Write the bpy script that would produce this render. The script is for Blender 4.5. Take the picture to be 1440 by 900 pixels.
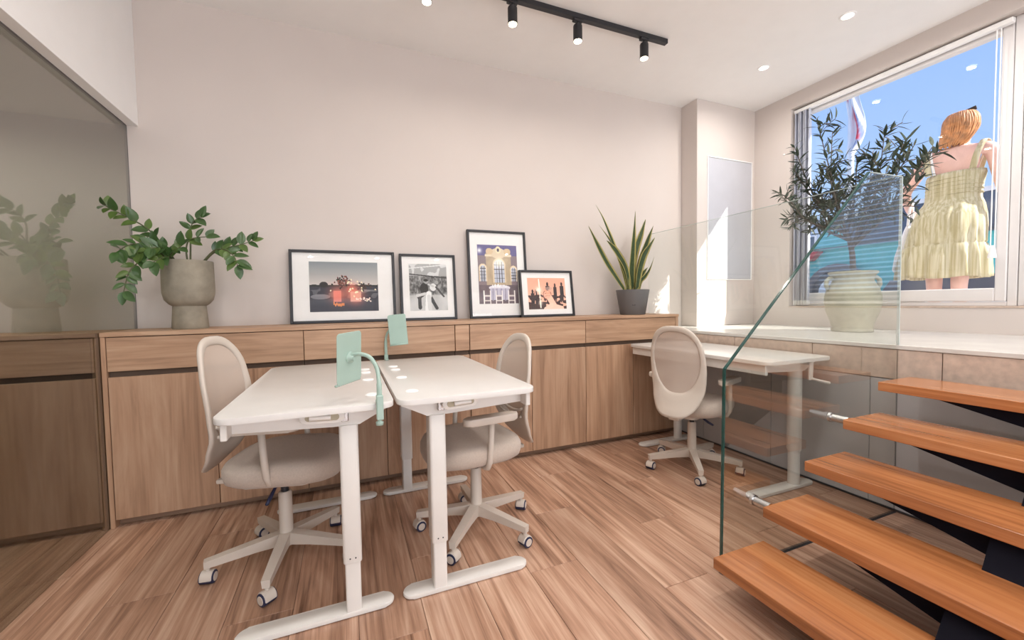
import bpy, bmesh, math, random
from math import sin, cos, pi, radians as R, sqrt
from mathutils import Vector, Matrix
import numpy as np

for o in list(bpy.data.objects): bpy.data.objects.remove(o)
S = bpy.context.scene
COL = S.collection
rnd = random.Random(7)

# ------------------------------------------------------------------ camera
CAM_H = 1.2
def cam_axes(yaw=.385438, pitch=.0412246, roll=-.0166055):
    f = Vector((sin(yaw)*cos(pitch), cos(yaw)*cos(pitch), -sin(pitch)))
    r = Vector((cos(yaw), -sin(yaw), 0)); u = r.cross(f)
    return cos(roll)*r + sin(roll)*u, cos(roll)*u - sin(roll)*r, f
cr, cu, cf = cam_axes()
cd = bpy.data.cameras.new('camera'); cam = bpy.data.objects.new('camera', cd); COL.objects.link(cam)
cd.sensor_fit = 'HORIZONTAL'; cd.sensor_width = 36; cd.lens = 36*574.31/1440; cd.clip_start = .02
m = Matrix((cr, cu, -cf)).transposed().to_4x4(); m.translation = (0, 0, CAM_H); cam.matrix_world = m
S.camera = cam

# ------------------------------------------------------------------ world, sun, exposure
w = bpy.data.worlds.new('sky'); S.world = w; w.use_nodes = True
nt = w.node_tree; nt.nodes.clear()
tc = nt.nodes.new('ShaderNodeTexCoord'); sp = nt.nodes.new('ShaderNodeSeparateXYZ'); cr_ = nt.nodes.new('ShaderNodeValToRGB')
bg = nt.nodes.new('ShaderNodeBackground'); wo = nt.nodes.new('ShaderNodeOutputWorld')
nt.links.new(tc.outputs['Generated'], sp.inputs[0]); nt.links.new(sp.outputs['Z'], cr_.inputs[0])
nt.links.new(cr_.outputs[0], bg.inputs[0]); nt.links.new(bg.outputs[0], wo.inputs[0])
e = cr_.color_ramp.elements
e[0].position = 0; e[0].color = (.62, .78, 1, 1); e[1].position = 1; e[1].color = (.16, .33, .95, 1)
k = e.new(.2); k.color = (.42, .62, 1, 1); k = e.new(.5); k.color = (.26, .46, 1, 1)
bg.inputs[1].default_value = 1.1
SUN_DIR = Vector((-.785, 1.0, -.955)).normalized()
sl = bpy.data.lights.new('sun', 'SUN'); sl.energy = 10; sl.angle = R(.6); sl.color = (1, .95, .88)
so = bpy.data.objects.new('sun', sl); COL.objects.link(so); so.rotation_euler = SUN_DIR.to_track_quat('-Z', 'Y').to_euler()
so.location = (9, -4, 8)
# added fill light behind the camera, tilted up to brighten the ceiling
al = bpy.data.lights.new('shop_front_daylight', 'AREA'); al.shape = 'RECTANGLE'; al.size = 4.6; al.size_y = 2.2
al.energy = 122; al.color = (.95, .98, 1)
ao = bpy.data.objects.new('shop_front_daylight', al); COL.objects.link(ao); ao.location = (1.4, -3.62, 1.25); ao.rotation_euler = (R(118), 0, 0)
DOWN_W, TRACK_W = 8, 1.8
vs = S.view_settings; vs.view_transform = 'Standard'; vs.look = 'None'; vs.gamma = 1; vs.exposure = 0.0
try: vs.use_curve_mapping = False
except Exception: pass

# ------------------------------------------------------------------ helpers
def tag(o, label=None, cat=None, group=None, kind=None):
    if label: o['label'] = label
    if cat: o['category'] = cat
    if group: o['group'] = group
    if kind: o['kind'] = kind
    return o
def empty(name, loc=(0, 0, 0), rz=0, label=None, cat=None, group=None):
    o = bpy.data.objects.new(name, None); COL.objects.link(o); o.empty_display_size = .05
    o.location = loc; o.rotation_euler = (0, 0, rz)
    return tag(o, label, cat, group)
def obj(name, bm, mat, parent=None, loc=None, rot=None, smooth=False, angle=None, label=None):
    me = bpy.data.meshes.new(name)
    bmesh.ops.recalc_face_normals(bm, faces=bm.faces)
    bm.to_mesh(me); bm.free()
    return obj_me(name, me, mat, parent, loc, rot, smooth, angle, label)
def obj_me(name, me, mat, parent=None, loc=None, rot=None, smooth=False, angle=None, label=None):
    if mat and not me.materials: me.materials.append(mat)
    if smooth or angle:
        me.polygons.foreach_set('use_smooth', [True]*len(me.polygons))
        if angle: me.set_sharp_from_angle(angle=R(angle))
    o = bpy.data.objects.new(name, me); COL.objects.link(o)
    if parent: o.parent = parent
    if loc: o.location = loc
    if rot: o.rotation_euler = rot
    if label: o['label'] = label
    return o
def BM(): return bmesh.new()
def box(bm, x0, x1, y0, y1, z0, z1, bev=0, seg=1):
    v = [bm.verts.new((x, y, z)) for z in (z0, z1) for y in (y0, y1) for x in (x0, x1)]
    fs = [bm.faces.new([v[i] for i in q]) for q in ((0,2,3,1),(4,5,7,6),(0,1,5,4),(2,6,7,3),(0,4,6,2),(1,3,7,5))]
    if bev:
        es = {e for f in fs for e in f.edges}
        bmesh.ops.bevel(bm, geom=list(es), offset=bev, segments=seg, affect='EDGES', profile=.5)
    return bm
def prism(bm, poly, lo, hi, axis='Z', bev=0, seg=2):
    """poly: 2d points; axis Z -> (x,y), Y -> (x,z), X -> (y,z)"""
    def P(a, b, c): return {'Z': (a, b, c), 'Y': (a, c, b), 'X': (c, a, b)}[axis]
    A = [bm.verts.new(P(a, b, lo)) for a, b in poly]; B = [bm.verts.new(P(a, b, hi)) for a, b in poly]
    n = len(poly); fa = bm.faces.new(A[::-1]); fb = bm.faces.new(B)
    for i in range(n): bm.faces.new((A[i], A[(i+1) % n], B[(i+1) % n], B[i]))
    if bev:
        bmesh.ops.bevel(bm, geom=list(fa.edges)+list(fb.edges), offset=bev, segments=seg, affect='EDGES', profile=.5)
    return bm
def rrect(x0, x1, y0, y1, r, n=5):
    out = []
    for cx, cy, a in ((x1-r, y1-r, 0), (x0+r, y1-r, 90), (x0+r, y0+r, 180), (x1-r, y0+r, 270)):
        for i in range(n+1):
            t = R(a+90*i/n); out.append((cx+r*cos(t), cy+r*sin(t)))
    return out
def tube(bm, pts, rad, seg=8, cap=True, flat=None):
    pts = [Vector(p) for p in pts]; n = len(pts)
    if not hasattr(rad, '__len__'): rad = [rad]*n
    rings = []; up = None
    for i, p in enumerate(pts):
        t = (pts[min(i+1, n-1)] - pts[max(i-1, 0)]).normalized()
        if up is None: up = Vector((0, 0, 1)) if abs(t.z) < .9 else Vector((1, 0, 0))
        s = t.cross(up)
        if s.length < 1e-5: s = t.orthogonal()
        s.normalize(); up = s.cross(t).normalized()
        fl = flat or 1
        rings.append([bm.verts.new(p + rad[i]*(cos(2*pi*k/seg)*s + fl*sin(2*pi*k/seg)*up)) for k in range(seg)])
    for a, b in zip(rings, rings[1:]):
        for k in range(seg): bm.faces.new((a[k], a[(k+1) % seg], b[(k+1) % seg], b[k]))
    if cap: bm.faces.new(rings[0][::-1]); bm.faces.new(rings[-1])
    return bm
def lathe(bm, prof, seg=24, c=(0, 0, 0), axis='Z', ang=None):
    rings = []
    for r, z in prof:
        ring = []
        for k in range(seg):
            a = 2*pi*k/seg; p = (r*cos(a), r*sin(a), z)
            if axis == 'Y': p = (p[0], p[2], p[1])
            if axis == 'X': p = (p[2], p[0], p[1])
            ring.append(bm.verts.new((p[0]+c[0], p[1]+c[1], p[2]+c[2])))
        rings.append(ring)
    for a, b in zip(rings, rings[1:]):
        for k in range(seg): bm.faces.new((a[k], a[(k+1) % seg], b[(k+1) % seg], b[k]))
    if prof[0][0] > 1e-5: bm.faces.new(rings[0][::-1])
    if prof[-1][0] > 1e-5: bm.faces.new(rings[-1])
    if prof[0][0] <= 1e-5 or prof[-1][0] <= 1e-5: bmesh.ops.remove_doubles(bm, verts=bm.verts, dist=1e-6)
    return bm
def loft(bm, rings, cap=True):
    V = [[bm.verts.new(p) for p in r] for r in rings]; n = len(V[0])
    for a, b in zip(V, V[1:]):
        for k in range(n): bm.faces.new((a[k], a[(k+1) % n], b[(k+1) % n], b[k]))
    if cap: bm.faces.new(V[0][::-1]); bm.faces.new(V[-1])
    return bm
def copy_tree(o, parent=None):
    c = o.copy(); COL.objects.link(c)
    if parent: c.parent = parent
    for ch in list(o.children): copy_tree(ch, c)
    return c

# ------------------------------------------------------------------ materials
def mat(name, col, rough=.5, metal=0, spec=.5, coat=0, noise=0, nscale=8, bump=0, bscale=60, sheen=0):
    M = bpy.data.materials.new(name); M.use_nodes = True; nt = M.node_tree; b = nt.nodes['Principled BSDF']
    b.inputs['Base Color'].default_value = (*col, 1); b.inputs['Roughness'].default_value = rough
    b.inputs['Metallic'].default_value = metal; b.inputs['Specular IOR Level'].default_value = spec
    b.inputs['Coat Weight'].default_value = coat; b.inputs['Sheen Weight'].default_value = sheen
    tc = nt.nodes.new('ShaderNodeTexCoord')
    n = nt.nodes.new('ShaderNodeTexNoise'); n.inputs['Scale'].default_value = nscale; n.inputs['Detail'].default_value = 5
    nt.links.new(tc.outputs['Object'], n.inputs['Vector'])
    cr = nt.nodes.new('ShaderNodeValToRGB'); a = noise or .02
    cr.color_ramp.elements[0].position = .3; cr.color_ramp.elements[1].position = .7
    cr.color_ramp.elements[0].color = (*[c*(1-a) for c in col], 1); cr.color_ramp.elements[1].color = (*[min(1, c*(1+a)) for c in col], 1)
    nt.links.new(n.outputs['Fac'], cr.inputs[0]); nt.links.new(cr.outputs[0], b.inputs['Base Color'])
    if bump:
        n2 = nt.nodes.new('ShaderNodeTexNoise'); n2.inputs['Scale'].default_value = bscale; n2.inputs['Detail'].default_value = 4
        nt.links.new(tc.outputs['Object'], n2.inputs['Vector'])
        bp = nt.nodes.new('ShaderNodeBump'); bp.inputs['Strength'].default_value = bump; bp.inputs['Distance'].default_value = .002
        nt.links.new(n2.outputs['Fac'], bp.inputs['Height']); nt.links.new(bp.outputs[0], b.inputs['Normal'])
    return M
def wood(name, dark, mid, light, grain='Y', rough=.4, scale=1.0, coat=0, streak=1.0, vary=.12, bump=.15, spread=(.28, .5, .72), A=(9, .7, 4, 1.2)):
    M = bpy.data.materials.new(name); M.use_nodes = True; nt = M.node_tree; b = nt.nodes['Principled BSDF']
    b.inputs['Roughness'].default_value = rough; b.inputs['Coat Weight'].default_value = coat; b.inputs['Coat Roughness'].default_value = .15
    tc = nt.nodes.new('ShaderNodeTexCoord'); oi = nt.nodes.new('ShaderNodeObjectInfo')
    mul = nt.nodes.new('ShaderNodeVectorMath'); mul.operation = 'SCALE'; mul.inputs[0].default_value = (37, 53, 91); nt.links.new(oi.outputs['Random'], mul.inputs['Scale'])
    add = nt.nodes.new('ShaderNodeVectorMath'); add.operation = 'ADD'
    nt.links.new(tc.outputs['Object'], add.inputs[0]); nt.links.new(mul.outputs[0], add.inputs[1])
    def layer(across, along, detail, dist):
        mp = nt.nodes.new('ShaderNodeMapping')
        s = [across*scale]*3; s['XYZ'.index(grain)] = along*scale; mp.inputs['Scale'].default_value = s
        nt.links.new(add.outputs[0], mp.inputs[0])
        n = nt.nodes.new('ShaderNodeTexNoise'); n.inputs['Scale'].default_value = 1; n.inputs['Detail'].default_value = detail
        n.inputs['Roughness'].default_value = .6; n.inputs['Distortion'].default_value = dist
        nt.links.new(mp.outputs[0], n.inputs[0]); return n.outputs['Fac']
    a = layer(*A); c = layer(60, 1.6, 5, .3); d = layer(3, .5, 3, 1.5)
    m1 = nt.nodes.new('ShaderNodeMix'); m1.data_type = 'FLOAT'; m1.inputs[0].default_value = .42*streak
    nt.links.new(a, m1.inputs[2]); nt.links.new(c, m1.inputs[3])
    m2 = nt.nodes.new('ShaderNodeMix'); m2.data_type = 'FLOAT'; m2.inputs[0].default_value = .25
    nt.links.new(m1.outputs[0], m2.inputs[2]); nt.links.new(d, m2.inputs[3])
    cr = nt.nodes.new('ShaderNodeValToRGB'); E_ = cr.color_ramp.elements
    E_[0].position = spread[0]; E_[0].color = (*dark, 1); E_[1].position = spread[2]; E_[1].color = (*light, 1)
    x = E_.new(spread[1]); x.color = (*mid, 1)
    nt.links.new(m2.outputs[0], cr.inputs[0])
    hs = nt.nodes.new('ShaderNodeHueSaturation')
    mr = nt.nodes.new('ShaderNodeMapRange'); mr.inputs[3].default_value = 1-vary; mr.inputs[4].default_value = 1+vary
    nt.links.new(oi.outputs['Random'], mr.inputs[0]); nt.links.new(mr.outputs[0], hs.inputs['Value'])
    nt.links.new(cr.outputs[0], hs.inputs['Color']); nt.links.new(hs.outputs[0], b.inputs['Base Color'])
    bp = nt.nodes.new('ShaderNodeBump'); bp.inputs['Strength'].default_value = bump; bp.inputs['Distance'].default_value = .002
    nt.links.new(c, bp.inputs['Height']); nt.links.new(bp.outputs[0], b.inputs['Normal'])
    return M
def glass(name, tint, refl=1.0, rough=0.0, ior=1.5, base_refl=0.0):
    M = bpy.data.materials.new(name); M.use_nodes = True; nt = M.node_tree; nt.nodes.clear()
    o = nt.nodes.new('ShaderNodeOutputMaterial'); t = nt.nodes.new('ShaderNodeBsdfTransparent'); g = nt.nodes.new('ShaderNodeBsdfGlossy')
    f = nt.nodes.new('ShaderNodeFresnel'); f.inputs[0].default_value = ior
    t.inputs[0].default_value = (*tint, 1); g.inputs['Roughness'].default_value = rough
    g.inputs[0].default_value = (refl, refl, refl, 1)
    geo = nt.nodes.new('ShaderNodeNewGeometry')
    mx0 = nt.nodes.new('ShaderNodeMath'); mx0.operation = 'SUBTRACT'; mx0.inputs[0].default_value = 1; nt.links.new(geo.outputs['Backfacing'], mx0.inputs[1])
    fa = nt.nodes.new('ShaderNodeMath'); fa.operation = 'MULTIPLY_ADD'; nt.links.new(f.outputs[0], fa.inputs[0]); fa.inputs[1].default_value = 1-base_refl; fa.inputs[2].default_value = base_refl
    mu = nt.nodes.new('ShaderNodeMath'); mu.operation = 'MULTIPLY'; nt.links.new(fa.outputs[0], mu.inputs[0]); nt.links.new(mx0.outputs[0], mu.inputs[1])
    mx = nt.nodes.new('ShaderNodeMixShader'); nt.links.new(mu.outputs[0], mx.inputs[0]); nt.links.new(t.outputs[0], mx.inputs[1]); nt.links.new(g.outputs[0], mx.inputs[2])
    nt.links.new(mx.outputs[0], o.inputs[0]); return M
def emit(name, col, s):
    M = bpy.data.materials.new(name); M.use_nodes = True; nt = M.node_tree; nt.nodes.clear()
    o = nt.nodes.new('ShaderNodeOutputMaterial'); e_ = nt.nodes.new('ShaderNodeEmission'); e_.inputs[0].default_value = (*col, 1); e_.inputs[1].default_value = s
    nt.links.new(e_.outputs[0], o.inputs[0]); return M

m_wall = mat('beige_paint', (.66, .592, .553), .85, noise=.012, nscale=3, bump=.06, bscale=150)
m_ceil = mat('white_ceiling_paint', (.90, .885, .87), .9, noise=.01, bump=.05, bscale=120)
m_bulk = mat('white_bulkhead_paint', (.92, .91, .90), .85, noise=.01)
m_back = mat('grey_room_paint', (.80, .78, .72), .9, noise=.02)
m_floor = wood('wood_floor_plank', (.165, .08, .048), (.45, .258, .17), (.72, .505, .375), 'Y', .36, 1.15, vary=.12, streak=1.0, spread=(.36, .49, .66), A=(12, .65, 5, 1.8))
m_grout = mat('floor_joint', (.20, .12, .085), .9)
m_cabh = wood('oak_cabinet_across', (.24, .13, .075), (.47, .285, .175), (.60, .405, .27), 'X', .5, .9, vary=.07, streak=.9, spread=(.32, .5, .68), A=(10, .9, 5, 2.0))
m_cabv = wood('oak_cabinet_upright', (.24, .13, .075), (.46, .275, .17), (.585, .39, .26), 'Z', .5, .9, vary=.08, streak=.9, spread=(.32, .5, .68), A=(10, .9, 5, 2.0))
m_plinth = wood('oak_plinth', (.12, .07, .04), (.25, .15, .095), (.33, .21, .14), 'X', .6, .9)  # cabinet oak darkened for the shadow in the toe recess
m_gap = mat('dark_recess', (.10, .065, .045), .8)
m_tread = wood('varnished_tread', (.17, .055, .018), (.44, .165, .058), (.60, .275, .115), 'Y', .24, .9, coat=.5, vary=.08, streak=1.1, spread=(.32, .5, .68))
m_steel = mat('navy_steel', (.006, .006, .012), .8, spec=.15)
m_white = mat('white_powder_coat', (.76, .73, .69), .38)
m_top = mat('white_laminate', (.73, .705, .675), .32)
m_pvc = mat('white_window_frame', (.74, .71, .70), .35)
m_bone = mat('beige_plastic', (.62, .545, .475), .45)
m_fab = mat('beige_fabric', (.52, .435, .37), .95, noise=.06, nscale=140, bump=.3, bscale=400, sheen=.2)
m_navy = mat('navy_rubber', (.02, .025, .07), .5)
m_blk = mat('black_plastic', (.018, .018, .022), .45)
m_mint = mat('mint_metal', (.37, .50, .435), .4)
m_chrome = mat('brushed_steel', (.62, .62, .62), .25, metal=1)
m_stone = mat('travertine', (.57, .45, .37), .55, noise=.16, nscale=26, bump=.3, bscale=35)
m_slab = mat('pale_stone_slab', (.66, .635, .60), .22, noise=.05, nscale=5)
m_grey = mat('grey_wall_tile', (.50, .49, .49), .4, noise=.05, nscale=5)
m_joint = mat('dark_joint', (.16, .15, .15), .8)
m_clay = mat('olive_pot_clay', (.50, .465, .345), .75, noise=.1, nscale=18, bump=.35, bscale=30)
m_concrete = mat('brown_concrete', (.30, .265, .205), .8, noise=.22, nscale=12, bump=.3, bscale=60)
m_dpot = mat('dark_grey_pot', (.14, .135, .135), .6)
m_soil = mat('soil', (.05, .035, .025), .95, noise=.4, nscale=60, bump=.8)
m_stem = mat('dark_green_stem', (.10, .11, .05), .6)
m_leafA = mat('glossy_green_leaf', (.055, .115, .032), .30, noise=.35, nscale=9)
m_leafB = mat('bright_green_leaf', (.10, .165, .038), .33, noise=.3, nscale=9)
m_olive = mat('olive_leaf', (.055, .075, .05), .5, noise=.3, nscale=12)
m_olive2 = mat('olive_leaf_pale', (.085, .10, .062), .55, noise=.3, nscale=12)
m_bark = mat('olive_bark', (.115, .095, .078), .9, noise=.3, nscale=30, bump=.6)
m_frame = mat('black_frame', (.02, .02, .024), .4)
m_mount = mat('white_mount', (.88, .86, .85), .9)
m_glass = glass('clear_glass', (.995, .998, .995))
m_bal = glass('balustrade_glass', (.94, .955, .94), ior=1.6, base_refl=.14)
m_guard = glass('guard_glass', (.95, .965, .955), ior=1.45)
m_part = glass('tinted_glass', (.60, .61, .565), refl=.85, rough=.04, base_refl=.25)
m_edge = mat('green_glass_edge', (.015, .07, .06), .15, spec=.8)
m_edgel = mat('pale_glass_edge', (.50, .58, .56), .15, spec=.8)
m_blind = mat('grey_blind_fabric', (.60, .62, .70), .8)
m_slat = mat('grey_blind_slat', (.34, .36, .40), .5)  # white slats given a dark colour to look backlit
m_lit = emit('lamp_glow', (1, .95, .86), 9)
m_litw = emit('track_lamp_glow', (1, .86, .62), 11)
m_street = mat('street_paving', (.66, .64, .61), .9, noise=.1)
m_teal = mat('teal_car_paint', (.07, .55, .58), .25, coat=.6)
m_carw = mat('white_car_roof', (.82, .82, .82), .25, coat=.5)
m_carg = mat('car_window', (.10, .12, .15), .08, spec=.8)
m_tyre = mat('tyre_rubber', (.05, .05, .055), .8)
m_clad = mat('grey_car_cladding', (.13, .13, .145), .6)
m_red = mat('red_tail_light', (.65, .03, .05), .2)
m_skin = mat('fair_skin', (.80, .50, .42), .5, noise=.05)
m_hair = mat('red_blond_hair', (.58, .26, .10), .5, noise=.35, nscale=25)
m_strap = mat('white_strap', (.88, .86, .84), .8)
m_bag = mat('white_bag_cloth', (.82, .80, .80), .85)
m_fpole = mat('white_pole', (.8, .8, .8), .5)
def dress_mat():
    M = mat('cream_striped_dress', (.78, .72, .42), .9); nt = M.node_tree; b = nt.nodes['Principled BSDF']
    tc = nt.nodes.new('ShaderNodeTexCoord'); wv = nt.nodes.new('ShaderNodeTexNoise'); mp = nt.nodes.new('ShaderNodeMapping')
    mp.inputs['Scale'].default_value = (60, 60, 2); nt.links.new(tc.outputs['Object'], mp.inputs[0]); nt.links.new(mp.outputs[0], wv.inputs[0]); wv.inputs['Scale'].default_value = 1
    cr = nt.nodes.new('ShaderNodeValToRGB'); cr.color_ramp.elements[0].position = .38; cr.color_ramp.elements[1].position = .62
    cr.color_ramp.elements[0].color = (.44, .38, .22, 1); cr.color_ramp.elements[1].color = (.62, .565, .40, 1)
    nt.links.new(wv.outputs['Fac'], cr.inputs[0]); nt.links.new(cr.outputs[0], b.inputs['Base Color']); return M
m_dress = dress_mat()
def snake_mat():
    M = mat('snake_leaf', (.08, .13, .05), .4); nt = M.node_tree; b = nt.nodes['Principled BSDF']
    at = nt.nodes.new('ShaderNodeAttribute'); at.attribute_name = 'edge'
    n = nt.nodes.new('ShaderNodeTexNoise'); n.inputs['Scale'].default_value = 35
    tc = nt.nodes.new('ShaderNodeTexCoord'); nt.links.new(tc.outputs['Object'], n.inputs[0])
    c1 = nt.nodes.new('ShaderNodeValToRGB'); c1.color_ramp.elements[0].color = (.035, .07, .03, 1); c1.color_ramp.elements[1].color = (.14, .20, .09, 1)
    nt.links.new(n.outputs['Fac'], c1.inputs[0])
    mx = nt.nodes.new('ShaderNodeMix'); mx.data_type = 'RGBA'; mx.inputs[7].default_value = (.62, .55, .20, 1)
    nt.links.new(c1.outputs[0], mx.inputs[6])
    st = nt.nodes.new('ShaderNodeMath'); st.operation = 'GREATER_THAN'; st.inputs[1].default_value = .62; nt.links.new(at.outputs['Fac'], st.inputs[0])
    nt.links.new(st.outputs[0], mx.inputs[0]); nt.links.new(mx.outputs[2], b.inputs['Base Color']); return M
m_snake = snake_mat()
def net_mat():
    M = bpy.data.materials.new('chair_net'); M.use_nodes = True; nt = M.node_tree; b = nt.nodes['Principled BSDF']
    b.inputs['Base Color'].default_value = (.60, .50, .43, 1); b.inputs['Roughness'].default_value = .9
    t = nt.nodes.new('ShaderNodeBsdfTransparent'); mx = nt.nodes.new('ShaderNodeMixShader'); mx.inputs[0].default_value = .84
    nt.links.new(t.outputs[0], mx.inputs[1]); nt.links.new(b.outputs[0], mx.inputs[2]); nt.links.new(mx.outputs[0], nt.nodes['Material Output'].inputs[0]); return M
m_net = net_mat()
def vcol_mat(name, rough=.6):
    M = bpy.data.materials.new(name); M.use_nodes = True; nt = M.node_tree; b = nt.nodes['Principled BSDF']; b.inputs['Roughness'].default_value = rough
    a = nt.nodes.new('ShaderNodeAttribute'); a.attribute_name = 'Col'; nt.links.new(a.outputs['Color'], b.inputs['Base Color']); return M
m_print = vcol_mat('printed_paper'); m_flag = vcol_mat('flag_cloth', .9)

# ------------------------------------------------------------------ setting
ZT = 1.077           # cabinet top
CEIL = 3.175; WALL_Y = 3.295; WIN_X = 4.06; PLAT_X = 2.81; PLAT_Z = .935; GLX = -1.236
def struct(name, bm, mt, label, **k): return tag(obj(name, bm, mt, **k), label, None, None, 'structure')
# floor with planks
fl = struct('floor', box(BM(), -3.3, PLAT_X+.02, -3.2, WALL_Y+.1, -.08, -.004), m_grout, 'warm brown wood plank floor of the whole office')
PW, PL = .2385, 1.2
pm = bpy.data.meshes.new('plank'); b_ = box(BM(), .0008, PW-.0008, .0008, PL-.0008, -.02, 0, .0012); b_.to_mesh(pm); b_.free(); pm.materials.append(m_floor)
x = .247-PW*12; i = 0
while x < PLAT_X:
    y = -1.0 + (.37*i*PL) % PL - PL
    while y < WALL_Y:
        if y+PL > .2 and x > -2.8 and y < 2.95:
            hi = min(PL, 3.29-y); wi = min(PW, PLAT_X-x)
            o = obj_me('plank', pm, m_floor, fl, (x, y, 0)); o.scale = (wi/PW, hi/PL, 1)
        y += PL
    x += PW; i += 1
bulk_fl = tag(obj('planking', box(BM(), -1.3, PLAT_X, -3.2, -1.3, -.02, 0), m_floor, fl), None)
# ceiling
struct('ceiling', box(BM(), -1.3, 4.5, -3.3, 3.5, CEIL, CEIL+.1), m_ceil, 'off white plaster ceiling with recessed lamps')
struct('ceiling', box(BM(), -3.4, GLX-.03, -3.3, 3.5, 2.345, 2.445), m_back, 'lower ceiling of the room behind the tinted glass')
# back wall and column
struct('wall_back', box(BM(), -3.4, 4.5, WALL_Y, WALL_Y+.2, -.05, CEIL), m_wall, 'long beige back wall above the oak cabinets')
struct('wall_column', box(BM(), 3.25, WIN_X, 3.09, WALL_Y, PLAT_Z, CEIL, .004), m_wall, 'beige column in the corner between back wall and window')
# window wall with one long opening
OY0, OY1, OZ0, OZ1 = -.1, 2.715, 1.125, 3.035
struct('wall_right', box(BM(), WIN_X, WIN_X+.26, OY1, 3.5, .0, CEIL), m_wall, 'narrow beige strip of wall left of the window')
struct('wall_right', box(BM(), WIN_X, WIN_X+.26, -3.3, OY1, 0, OZ0-.012), m_wall, 'beige wall below the window above the stone platform')
struct('wall_right', box(BM(), WIN_X, WIN_X+.26, -3.3, OY1, OZ1, CEIL), m_wall, 'beige wall strip above the window')
struct('wall_right', box(BM(), WIN_X, WIN_X+.26, -3.3, OY0, OZ0-.012, OZ1), m_wall, 'beige wall right of the windows outside the frame')
struct('trim_1', box(BM(), WIN_X-.006, WIN_X+.24, OY0, OY1, OZ0-.012, OZ0, .002), m_stone, 'thin pinkish stone sill under the window')
# window 1 (large pane) and window 2 (blind pane)
def window(name, y0, y1, label, sx=.07, sz_lo=.125, pane=True):
    t = empty(name, (4.19, (y0+y1)/2, OZ0)); tag(t, label, None, None, 'structure'); h = OZ1-OZ0; a = (y1-y0)/2
    fx = .035
    obj('outer_frame', box(BM(), -fx, fx, -a, -a+.045, 0, h, .004), m_pvc, t); obj('outer_frame', box(BM(), -fx, fx, a-.045, a, 0, h, .004), m_pvc, t)
    obj('outer_frame', box(BM(), -fx, fx, -a+.045, a-.045, h-.03, h, .004), m_pvc, t); obj('outer_frame', box(BM(), -fx, fx, -a+.045, a-.045, 0, .03, .004), m_pvc, t)
    g = .03; lo = .032; b = a-.047
    obj('sash', box(BM(), -g-.012, g-.01, -b, -b+sx, lo, h-.032, .006), m_pvc, t); obj('sash', box(BM(), -g-.012, g-.01, b-sx, b, lo, h-.032, .006), m_pvc, t)
    obj('sash', box(BM(), -g-.012, g-.01, -b+sx, b-sx, lo, sz_lo, .006), m_pvc, t); obj('sash', box(BM(), -g-.012, g-.01, -b+sx, b-sx, h-.075, h-.032, .006), m_pvc, t)
    obj('pane', box(BM(), -.006, .006, -b+sx-.005, b-sx+.005, sz_lo-.005, h-.07), m_glass, t)
    return t
window('window_1', 1.262, 2.715, 'wide white framed window looking out at the woman and the car', sx=.055)
window('window_2', -.1, 1.258, 'white framed window with lowered slatted blind at the right edge')
# left partition
struct('wall_left', box(BM(), -1.275, -1.172, -3.3, WALL_Y, 2.346, CEIL, .001), m_bulk, 'white bulkhead above the tinted glass partition')
struct('wall_left', box(BM(), -3.5, -3.4, -3.3, 3.5, -.05, 2.5), m_back, 'far grey wall of the room behind the glass')
struct('wall_left', box(BM(), -1.275, -1.172, -3.3, -.55, 0, 2.346), m_wall, 'beige wall left of the camera')
struct('wall_left', box(BM(), -3.4, -1.275, -1.2, -1.1, 0, 2.345), m_back, 'side wall of the room behind the glass')
gp = empty('glass_partition', (GLX, 1.4, 0), 0, 'grey tinted glass partition at the left reflecting the potted plant', 'partition')
obj('glass_panel', box(BM(), -.006, .006, -1.94, WALL_Y-1.4-.004, 0.004, 2.339), m_part, gp)
obj('edge_seal', box(BM(), -.0065, .0065, WALL_Y-1.4-.005, WALL_Y-1.4, ZT+.001, 2.345), m_joint, gp)
obj('top_channel', box(BM(), -.008, .008, -1.94, WALL_Y-1.4-.013, 2.3405, 2.3459), m_joint, gp)
# front wall behind the camera, with an opening added for the fill light
for a in ((-1.3, -.95, 0, CEIL), (3.75, 4.5, 0, CEIL), (-.95, 3.75, 0, .12), (-.95, 3.75, 2.62, CEIL)):
    struct('wall_front', box(BM(), a[0], a[1], -3.4, -3.2, a[2], a[3]), m_wall, 'front wall behind the camera around the shop front')
sf = tag(empty('window_3', (1.4, -3.3, .12)), 'wide glazed shop front behind the camera', None, None, 'structure')
for x in (-2.32, -.78, .78, 2.32): obj('mullion', box(BM(), x-.03, x+.03, -.03, .03, 0, 2.5, .004), m_pvc, sf)
for a, b in ((-2.29, -.81), (-.75, .75), (.81, 2.29)): obj('pane', box(BM(), a, b, -.005, .005, 0, 2.5), m_glass, sf)
struct('awning', box(BM(), -5, 7.5, -6.6, -3.41, 2.72, 2.82), m_bulk, 'white awning over the shop front behind the camera')  # added out of view to block the sun at the opening
struct('pavement', box(BM(), -12, 4.3, -20, -3.41, -.15, -.03), m_street, 'pale pavement in front of the shop')
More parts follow.
